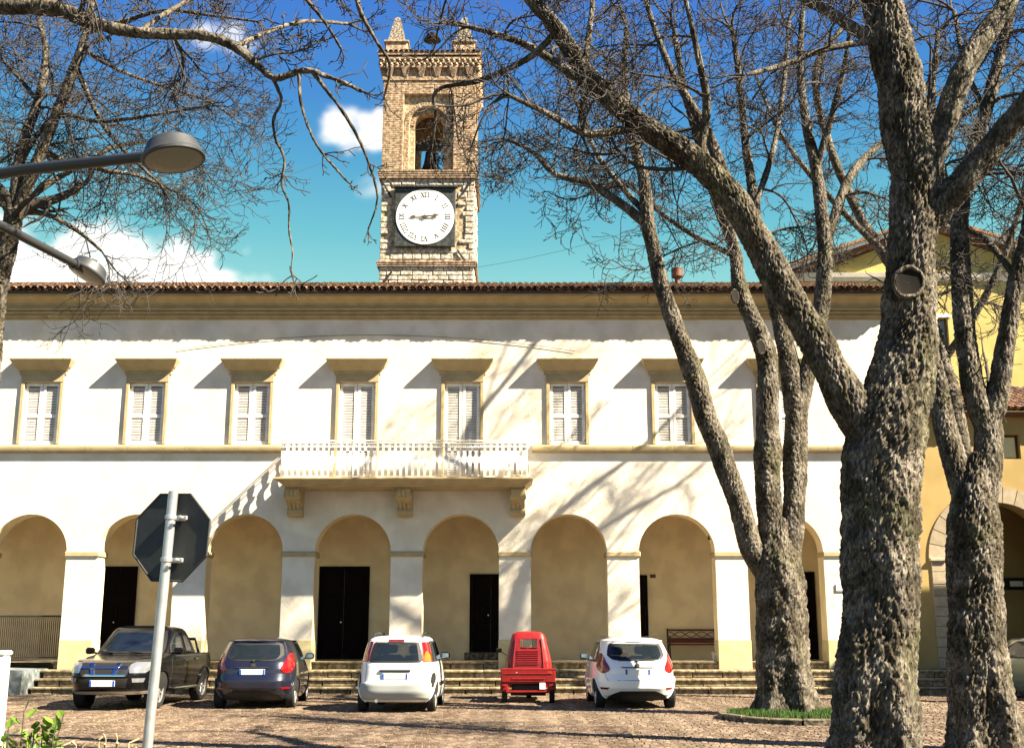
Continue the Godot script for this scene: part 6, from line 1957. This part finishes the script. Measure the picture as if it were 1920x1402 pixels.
func three_wheeler(at: Vector3, turn: float) -> void:
	var t := thing("three_wheeled_truck", "small red three wheeled truck with open rear window", "truck", at, turn)
	# cab: four-sided, leaning in towards the roof; rear wall at +z
	var cab := MB.new()
	var lv := [[0.3, 0.5, -1.3, 0.12], [0.72, 0.56, -1.28, 0.14], [0.9, 0.55, -1.24, 0.13], [1.2, 0.475, -1.02, 0.08], [1.44, 0.415, -0.84, 0.02], [1.53, 0.38, -0.76, -0.03], [1.58, 0.3, -0.66, -0.12], [1.6, 0.12, -0.5, -0.3]]
	var ringf := func(l: Array, inset: float) -> PackedVector3Array:
		var o := PackedVector3Array()
		var cz: float = (l[2] + l[3]) / 2
		var hl: float = (l[3] - l[2]) / 2 - inset
		for j in 64:
			var a := TAU * j / 64
			o.append(Vector3((l[1] - inset) * signf(cos(a)) * pow(absf(cos(a)), 0.32), l[0], cz + hl * signf(sin(a)) * pow(absf(sin(a)), 0.32)))
		return o
	var dense := []
	for i in lv.size() - 1:
		for j in 8:
			var f := j / 8.0
			var o := []
			for k in 4: o.append(lerpf(lv[i][k], lv[i + 1][k], f))
			dense.append(o)
	dense.append(lv[-1])
	for sh in 2:
		var b := MB.new()
		var rows := []
		for l in dense: rows.append(ringf.call(l, 0.018 * sh))
		b.grid(rows, true, true)
		var keep := PackedInt32Array()
		for i in range(0, b.t.size(), 3):
			var c := (b.v[b.t[i]] + b.v[b.t[i + 1]] + b.v[b.t[i + 2]]) / 3.0
			var out := false
			if c.z > -0.12 and absf(c.x - 0.03) < 0.185 and c.y > 1.22 and c.y < 1.42: out = true
			if c.z < -0.7 and absf(c.x) < 0.34 and c.y > 0.98 and c.y < 1.46 and c.z < lerpf(-1.15, -0.78, (c.y - 0.98) / 0.48): out = true
			if absf(c.x) > 0.38 and c.z > -0.85 and c.z < -0.2 and c.y > 0.98 and c.y < 1.38: out = true
			if not out: keep.append_array(PackedInt32Array([b.t[i], b.t[i + 1], b.t[i + 2]]))
		b.t = keep
		if sh == 0:
			var top: PackedVector3Array = rows[-1]
			for j in 64: b.trio(Vector3(0, 1.605, -0.4), top[j], top[(j + 1) % 64], Vector3(0, 1, -0.4))
		part("cab" if sh == 0 else "cab_lining", b.mesh(), M.paint_red, t)
	# rubber frame of the rear window, the glass
	var fr := MB.new()
	for s in [-1.0, 1.0]:
		fr.rod(Vector3(0.03 + s * 0.185, 1.22, 0.085), Vector3(0.03 + s * 0.185, 1.42, 0.04), 0.012, 6)
	fr.rod(Vector3(-0.155, 1.22, 0.085), Vector3(0.215, 1.22, 0.085), 0.012, 6)
	fr.rod(Vector3(-0.155, 1.42, 0.04), Vector3(0.215, 1.42, 0.04), 0.012, 6)
	var f1 := part("rear_window_seal", fr.mesh(), M.paint_red, t)
	var gl := MB.new()
	gl.quad(Vector3(-0.155, 1.22, 0.075), Vector3(0.215, 1.22, 0.075), Vector3(0.215, 1.42, 0.03), Vector3(-0.155, 1.42, 0.03))
	part("glass", gl.mesh(), M.clear_glass, f1)
	var g2 := MB.new()
	g2.quad(Vector3(0.34, 0.98, -1.17), Vector3(-0.34, 0.98, -1.17), Vector3(-0.34, 1.46, -0.8), Vector3(0.34, 1.46, -0.8))
	part("windscreen", g2.mesh(), M.clear_glass, t)
	# louvre ribs pressed into the back of the cab
	for i in 7:
		var y := 0.84 + i * 0.05
		var lb := MB.new()
		lb.cbox(Vector3(-0.02, y, lerpf(0.142, 0.1, i / 6.0)), Vector3(0.52, 0.024, 0.03), 0.009)
		part("vent_rib", lb.mesh(), M.paint_red, t)
	for s in [-1.0, 1.0]:
		var ed := MB.new()
		ed.tube(PackedVector3Array([Vector3(s * 0.36, 0.75, 0.15), Vector3(s * 0.345, 1.0, 0.12), Vector3(s * 0.3, 1.42, 0.04)]), PackedFloat32Array([0.018, 0.016, 0.012]), 6)
		part("pressed_edge", ed.mesh(), M.paint_red, t)
	# load bed
	var bed := MB.new()
	bed.cbox(Vector3(0, 0.46, 0.72), Vector3(1.18, 0.05, 1.1), 0.01)
	for s in [-1.0, 1.0]:
		bed.cbox(Vector3(s * 0.6, 0.6, 0.72), Vector3(0.035, 0.3, 1.12), 0.01)
	bed.cbox(Vector3(0, 0.6, 0.18), Vector3(1.18, 0.3, 0.03), 0.01)
	part("load_bed", bed.mesh(), M.paint_red, t)
	var tg := MB.new()
	tg.cbox(Vector3(0, 0.615, 1.29), Vector3(1.22, 0.28, 0.035), 0.012)
	tg.rod(Vector3(-0.63, 0.755, 1.29), Vector3(0.63, 0.755, 1.29), 0.022, 10)
	tg.cbox(Vector3(0, 0.55, 1.312), Vector3(0.75, 0.03, 0.02), 0.008)
	tg.cbox(Vector3(0, 0.66, 1.312), Vector3(1.1, 0.022, 0.02), 0.008)
	part("tailgate", tg.mesh(), M.paint_red, t)
	for s in [-1.0, 1.0]:
		var fl := MB.new()
		fl.cbox(Vector3(s * 0.53, 0.37, 1.16), Vector3(0.2, 0.2, 0.26), 0.04)
		fl.cbox(Vector3(s * 0.55, 0.41, 0.75), Vector3(0.16, 0.14, 0.6), 0.03)
		part("mudguard", fl.mesh(), M.paint_red, t)
		var tl := MB.new()
		tl.lathe([[0.0, 0.03], [0.032, 0.025], [0.036, 0.0]], 14, Vector3(s * 0.54, 0.4, 1.29), Basis(Vector3.RIGHT, PI / 2))
		part("tail_light", tl.mesh(), M.lens_red, t)
		wheel(t, Vector3(s * 0.54, 0.215, 0.95), 0.215, 0.12, s, "rim_metal")
		if s > 0: continue
		var mr := MB.new()
		mr.rod(Vector3(s * 0.5, 1.0, -0.8), Vector3(s * 0.68, 1.12, -0.78), 0.01, 6)
		mr.cbox(Vector3(s * 0.72, 1.14, -0.78), Vector3(0.13, 0.1, 0.03), 0.01)
		part("door_mirror", mr.mesh(), M.plastic_black, t)
	var bm := MB.new()
	bm.cbox(Vector3(0, 0.27, 1.27), Vector3(1.02, 0.05, 0.06), 0.015)
	part("rear_bar", bm.mesh(), M.paint_red, t)
	var en := MB.new()
	en.cbox(Vector3(0.0, 0.34, 0.9), Vector3(0.75, 0.2, 0.5), 0.04)
	en.rod(Vector3(-0.4, 0.2, 0.95), Vector3(0.4, 0.2, 0.95), 0.035, 8)
	part("engine", en.mesh(), M.plastic_black, t)
	var pl := MB.new()
	pl.cbox(Vector3(0.32, 0.39, 1.3), Vector3(0.13, 0.14, 0.01), 0.004)
	part("number_plate", pl.mesh(), M.plate_white, t)
	var lt := MB.new()
	lt.cbox(Vector3(-0.27, 0.68, 1.314), Vector3(0.03, 0.05, 0.015), 0.005)
	part("latch", lt.mesh(), M.chrome, t)
	var sc := MB.new()
	for j in 4: sc.box(Vector3(0.46 + j * 0.022, 0.7, 1.3085), Vector3(0.014, 0.02, 0.003))
	part("lettering", sc.mesh(), M.lens_amber, t)
	wheel(t, Vector3(0, 0.215, -1.0), 0.215, 0.12, 1.0, "rim_metal")
	var sr := MB.new()
	sr.lathe([[0.0, 0.04], [0.03, 0.03], [0.035, 0.0]], 12, Vector3(0.3, 1.52, -0.12))
	part("roof_lamp", sr.mesh(), M.lens_clear, t)

func vehicles() -> void:
	rng.seed = 31
	pickup(Vector3(-8.22, 0, -27.1), PI - 0.04)
	var n := hatchback("dark navy hatchback with black alloy wheels beside the pickup", Vector3(-5.5, 0, -27.05), 0.05, "paint_navy", true)
	n.set_meta("label", "dark navy hatchback parked tail out beside the black pickup")
	small_estate(Vector3(-2.28, 0, -25.8), -0.03)
	three_wheeler(Vector3(0.39, 0, -28.6), -0.02)
	hatchback("white hatchback with wide dark rear window parked beside the red three wheeler", Vector3(2.56, 0, -27.05), 0.03, "paint_white", false)
	hatchback("grey green hatchback standing in the shade before the archway", Vector3(13.15, 0, -28.6), PI + 0.25, "paint_green_grey", true)

# ---------------------------------------------------------------- street furniture, plants, cables
func lamp_head(t: Node, at: Vector3, away: Vector3, tilt: float, roll: float, k: float) -> void:
	var flat := Vector3(away.x, 0, away.z).normalized()
	var bas := Basis(Vector3.BACK, roll) * Basis(flat.cross(Vector3.UP).normalized(), tilt) * Basis.from_scale(Vector3(k, k, k))
	var h := MB.new()
	h.lathe([[0.27, 0.0], [0.275, 0.02], [0.262, 0.04], [0.215, 0.155], [0.19, 0.175], [0.0, 0.19]], 40, at, bas)
	h.lathe([[0.245, -0.005], [0.27, 0.0]], 40, at, bas)
	var o := part("lamp_head", h.mesh(), M.lamp_housing, t)
	var g := MB.new()
	g.lathe([[0.0, -0.025], [0.14, -0.02], [0.245, -0.004]], 36, at, bas)
	part("lamp_glass", g.mesh(), M.lamp_lens, o)
	var f := MB.new()
	f.xf = Transform3D(bas, at)
	for s in [-1.0, 1.0]:
		f.rod(Vector3(s * 0.06, 0.17, 0.05), Vector3(s * 0.06, 0.24, 0.02), 0.012, 6)
	f.rod(Vector3(-0.06, 0.24, 0.02), Vector3(0.06, 0.24, 0.02), 0.012, 6)
	part("lamp_clip", f.mesh(), M.galvanised, o)

func street_things() -> void:
	rng.seed = 41
	# double street lamp, its post just outside the view
	var top := Vector3(-5.04, 5.25, -9.33)
	var l := thing("street_lamp", "grey street lamp with two long arms ending in round drum heads", "street lamp", Vector3(top.x, 0, top.z))
	var po := MB.new()
	po.lathe([[0.14, 0.0], [0.14, 0.06], [0.09, 0.08], [0.085, 1.2], [0.07, 1.25], [0.055, 5.35], [0.0, 5.37]], 20)
	part("post", po.mesh(), M.lamp_arm, l)
	for h in [[Vector3(-2.48, 4.97, -8.06), 0.09, 0.1, 0.84], [Vector3(-4.43, 5.22, -11.69), -0.22, -0.34, 0.76]]:
		var d: Vector3 = h[0] - top
		var rel := Vector3(0, 5.25, 0)
		var a := MB.new()
		var e := rel + d - d.normalized() * 0.2 + Vector3(0, 0.05, 0)
		a.tube(PackedVector3Array([rel, rel.lerp(e, 0.5) + Vector3(0, 0.03, 0), e]), PackedFloat32Array([0.05, 0.046, 0.042]), 14)
		a.rod(e - d.normalized() * 0.02, e + d.normalized() * 0.16, 0.055, 14)
		part("arm", a.mesh(), M.lamp_arm, l)
		lamp_head(l, rel + d, d, h[1], h[2], h[3])
	# the back of a stop sign
	var s := thing("stop_sign", "octagonal traffic sign seen from its dark back on a galvanised pole", "traffic sign", Vector3(-2.46, 0, -8.15))
	s.rotation.z = -0.04   # the pole leans a little
	var p := MB.new()
	p.lathe([[0.034, 0.0], [0.034, 2.55], [0.0, 2.56]], 24)
	part("pole", p.mesh(), M.galvanised, s)
	var yaw := 0.34
	var ax := Vector3(cos(yaw), 0, sin(yaw))
	var nz := Vector3(-sin(yaw), 0, cos(yaw))   # towards the viewer
	var oc := PackedVector2Array()
	for i in 8:
		var a := TAU * (i + 0.5) / 8
		oc.append(Vector2(cos(a), sin(a)) * 0.325)
	var pl := MB.new()
	pl.prism(oc, Vector3(0, 2.24, 0) - ax * 0.03 - nz * 0.075, ax, Vector3.UP, nz, 0.004)
	var pp := part("sign_plate", pl.mesh(), M.sign_back, s)
	var ed := MB.new()
	for i in 8:
		var a := oc[i]
		var b := oc[(i + 1) % 8]
		ed.rod(Vector3(0, 2.24, 0) - ax * 0.03 - nz * 0.07 + ax * a.x + Vector3.UP * a.y, Vector3(0, 2.24, 0) - ax * 0.03 - nz * 0.07 + ax * b.x + Vector3.UP * b.y, 0.008, 6)
	part("folded_rim", ed.mesh(), M.sign_back, pp)
	var fc := MB.new()
	fc.prism(oc, Vector3(0, 2.24, 0) - ax * 0.03 - nz * 0.079, ax, Vector3.UP, nz, 0.002)
	part("sign_face", fc.mesh(), M.lens_red, pp)
	for y in [2.14, 2.43]:
		var c := MB.new()
		c.xf = Transform3D(Basis(ax, Vector3.UP, nz), Vector3(0, y - 0.06, 0))
		c.lathe([[0.036, -0.015], [0.041, -0.012], [0.041, 0.012], [0.036, 0.015]], 20)
		c.cbox(Vector3(0.085, 0, -0.02), Vector3(0.07, 0.03, 0.02), 0.004)
		c.rod(Vector3(0.09, 0, -0.03), Vector3(0.09, 0, 0.04), 0.008, 8)
		c.rod(Vector3(0.09, 0, 0.02), Vector3(0.09, 0, 0.035), 0.016, 6)
		c.cbox(Vector3(0, 0, -0.058), Vector3(0.16, 0.035, 0.02), 0.004)
		part("clamp", c.mesh(), M.galvanised, s)
	# white post with a cap
	var w := thing("white_post", "white painted post beside the leafy bush", "post", Vector3(-2.62, 0, -6.16))
	var wb := MB.new()
	wb.cbox(Vector3(0, 0.74, 0), Vector3(0.09, 1.48, 0.09), 0.012)
	part("shaft", wb.mesh(), M.post_white, w)
	var wc := MB.new()
	wc.cbox(Vector3(0, 1.49, 0), Vector3(0.1, 0.025, 0.1), 0.008)
	part("cap", wc.mesh(), M.post_white, w)
	# leafy bush at the foot of the picture
	var bu := thing("leafy_bush", "low bush with bright green leaves beside the white post", "bush", Vector3(-2.5, 0, -6.3))
	var st := MB.new()
	var lv := MB.new()
	for i in 34:
		var a := rr(0, TAU)
		var e := Vector3(cos(a) * rr(0.05, 0.26), rr(0.8, 1.18), sin(a) * rr(0.05, 0.3))
		if i < 2: e = Vector3(-0.01 + i * 0.06, 1.2 - i * 0.08, 0.04)
		var mid := e * 0.5 + Vector3(rr(-0.04, 0.04), 0, rr(-0.04, 0.04))
		st.tube(PackedVector3Array([Vector3(e.x * 0.2, 0, e.z * 0.2), mid, e]), PackedFloat32Array([0.008, 0.006, 0.003]), 5)
		for k in 22:
			var f := 0.5 + 0.023 * k
			var o := mid.lerp(e, clampf(f * 2 - 1, 0, 1))
			var d := Vector3(rr(-1, 1), rr(-0.2, 0.7), rr(-1, 1)).normalized()
			var side := d.cross(Vector3.UP + Vector3(rr(-0.5, 0.5), 0, rr(-0.5, 0.5))).normalized()
			var ln := rr(0.04, 0.085)
			var g := rr(0.65, 1.35)
			lv.col = Color(g * rr(0.85, 1.25), g, g * 0.8)
			var up := d.cross(side)
			var o1 := o + d * ln * 0.2
			for sg in [-1.0, 1.0]:
				var prev := o1
				var prevm := o1
				for q in [[0.3, 0.26, 0.0], [0.62, 0.27, 0.05], [1.0, 0.0, 0.16]]:
					var m2: Vector3 = o1 + d * ln * q[0] - up * ln * q[2]
					var w2: Vector3 = m2 + side * sg * ln * q[1] - up * ln * 0.08 * signf(q[1])
					lv.quad(prevm, prev, w2, m2)
					prev = w2
					prevm = m2
	part("stems", st.mesh(), M.twig_bark, bu)
	stuff(part("leaves", lv.mesh(), M.leaf, bu))
	var ds := thing("dry_stalks", "dry straw coloured stalks beside the leafy bush", "weed", Vector3(-2.2, 0, -6.3))
	var db := MB.new()
	for i in 24:
		var x := rr(-0.1, 0.32)
		var f := rr(0.7, 1.3)
		db.col = Color(f, f, f)
		var tip := Vector3(x + rr(-0.06, 0.06), rr(0.88, 1.06), rr(-0.12, 0.12))
		db.tube(PackedVector3Array([Vector3(x * 0.5, 0, 0), Vector3(x, 0.6, 0), tip]), PackedFloat32Array([0.005, 0.004, 0.003]), 4)
		for k in 3:
			db.tube(PackedVector3Array([tip - Vector3(0, 0.05 * k, 0), tip + Vector3(rr(-0.05, 0.05), 0.02 - 0.04 * k, rr(-0.05, 0.05))]), PackedFloat32Array([0.004, 0.007]), 4)
	part("stalks", db.mesh(), M.dry_stalk, ds)
	# bench against the back wall of the arcade
	var bz := WZ - 2.62
	var be := thing("park_bench", "dark red wooden bench with cast iron ends under the arcade", "bench", Vector3(5.2, FLOOR - 0.01, bz + 0.42))
	for i in 4:
		var b := MB.new()
		b.cbox(Vector3(0, 0.43 + 0.004 * i, 0.16 - i * 0.115), Vector3(1.36, 0.03, 0.095), 0.008)
		part("seat_slat", b.mesh(), M.bench_wood, be)
	for e in [[0.84, 0.05], [0.58, 0.075], [0.51, 0.05]]:
		var b := MB.new()
		b.cbox(Vector3(0, e[0], -0.25 - (e[0] - 0.45) * 0.2), Vector3(1.32, e[1], 0.03), 0.008)
		part("back_slat", b.mesh(), M.bench_wood, be)
	var lz := MB.new()
	for sg in [-1.0, 1.0]:
		var pts := PackedVector3Array()
		var rd := PackedFloat32Array()
		for i in 41:
			var x := -0.64 + 1.28 * i / 40.0
			pts.append(Vector3(x, 0.715 + sg * 0.075 * cos(x / 0.64 * PI * 2.0), -0.305))
			rd.append(0.012)
		lz.tube(pts, rd, 6)
	part("back_lattice", lz.mesh(), M.iron_dark, be)
	for sx in [-1.0, 1.0]:
		var b := MB.new()
		var x: float = sx * 0.68
		b.tube(PackedVector3Array([Vector3(x, 0, -0.36), Vector3(x, 0.42, -0.24), Vector3(x, 0.88, -0.34)]), PackedFloat32Array([0.026, 0.024, 0.022]), 8)
		b.tube(PackedVector3Array([Vector3(x, 0, 0.24), Vector3(x, 0.2, 0.17), Vector3(x, 0.42, 0.2), Vector3(x, 0.6, 0.24), Vector3(x, 0.65, 0.16), Vector3(x, 0.65, -0.1), Vector3(x, 0.63, -0.28)]), PackedFloat32Array([0.026, 0.022, 0.022, 0.022, 0.022, 0.022, 0.02]), 8)
		b.tube(PackedVector3Array([Vector3(x, 0.41, -0.25), Vector3(x, 0.4, 0.2)]), PackedFloat32Array([0.02, 0.02]), 8)
		part("bench_end", b.mesh(), M.iron_dark, be)
	var pt := thing("flower_pot", "pale square flower pot beside the arcade bench", "pot", Vector3(5.58, FLOOR, WZ - 0.42))
	var pb := MB.new()
	pb.hexa(Vector3(0, 0.11, 0), Vector3(0.09, 0.11, 0.09), Vector3(0.125, 0.11, 0.125))
	part("pot", pb.mesh(), M.pot_white, pt)
	var pr := MB.new()
	pr.cbox(Vector3(0, 0.225, 0), Vector3(0.27, 0.03, 0.27), 0.008)
	part("rim", pr.mesh(), M.pot_white, pt)
	# overhead cables: from the tower and across the facade
	for c in [[Vector3(-1.4, 15.0, -42.4), Vector3(14.0, 21.5, -44.0), 0.9, "thin black cable running from the clock tower towards the pediment house"], [Vector3(-18.0, 10.2, -30.5), Vector3(-4.9, 20.0, -41.9), 0.4, "thin black cable rising from the eaves to the clock tower"], [Vector3(-9.5, 9.4, -32.37), Vector3(1.8, 9.35, -32.37), -0.45, "thin black cable pinned along the white wall under the cornice"]]:
		var b := MB.new()
		var pts := PackedVector3Array()
		var rd := PackedFloat32Array()
		for i in 25:
			var f := i / 24.0
			pts.append(c[0].lerp(c[1], f) - Vector3(0, c[2] * 4.0 * f * (1.0 - f), 0))
			rd.append(0.007)
		b.tube(pts, rd, 5)
		tag(part("overhead_cable", b.mesh(), M.wire), c[3], "cable")
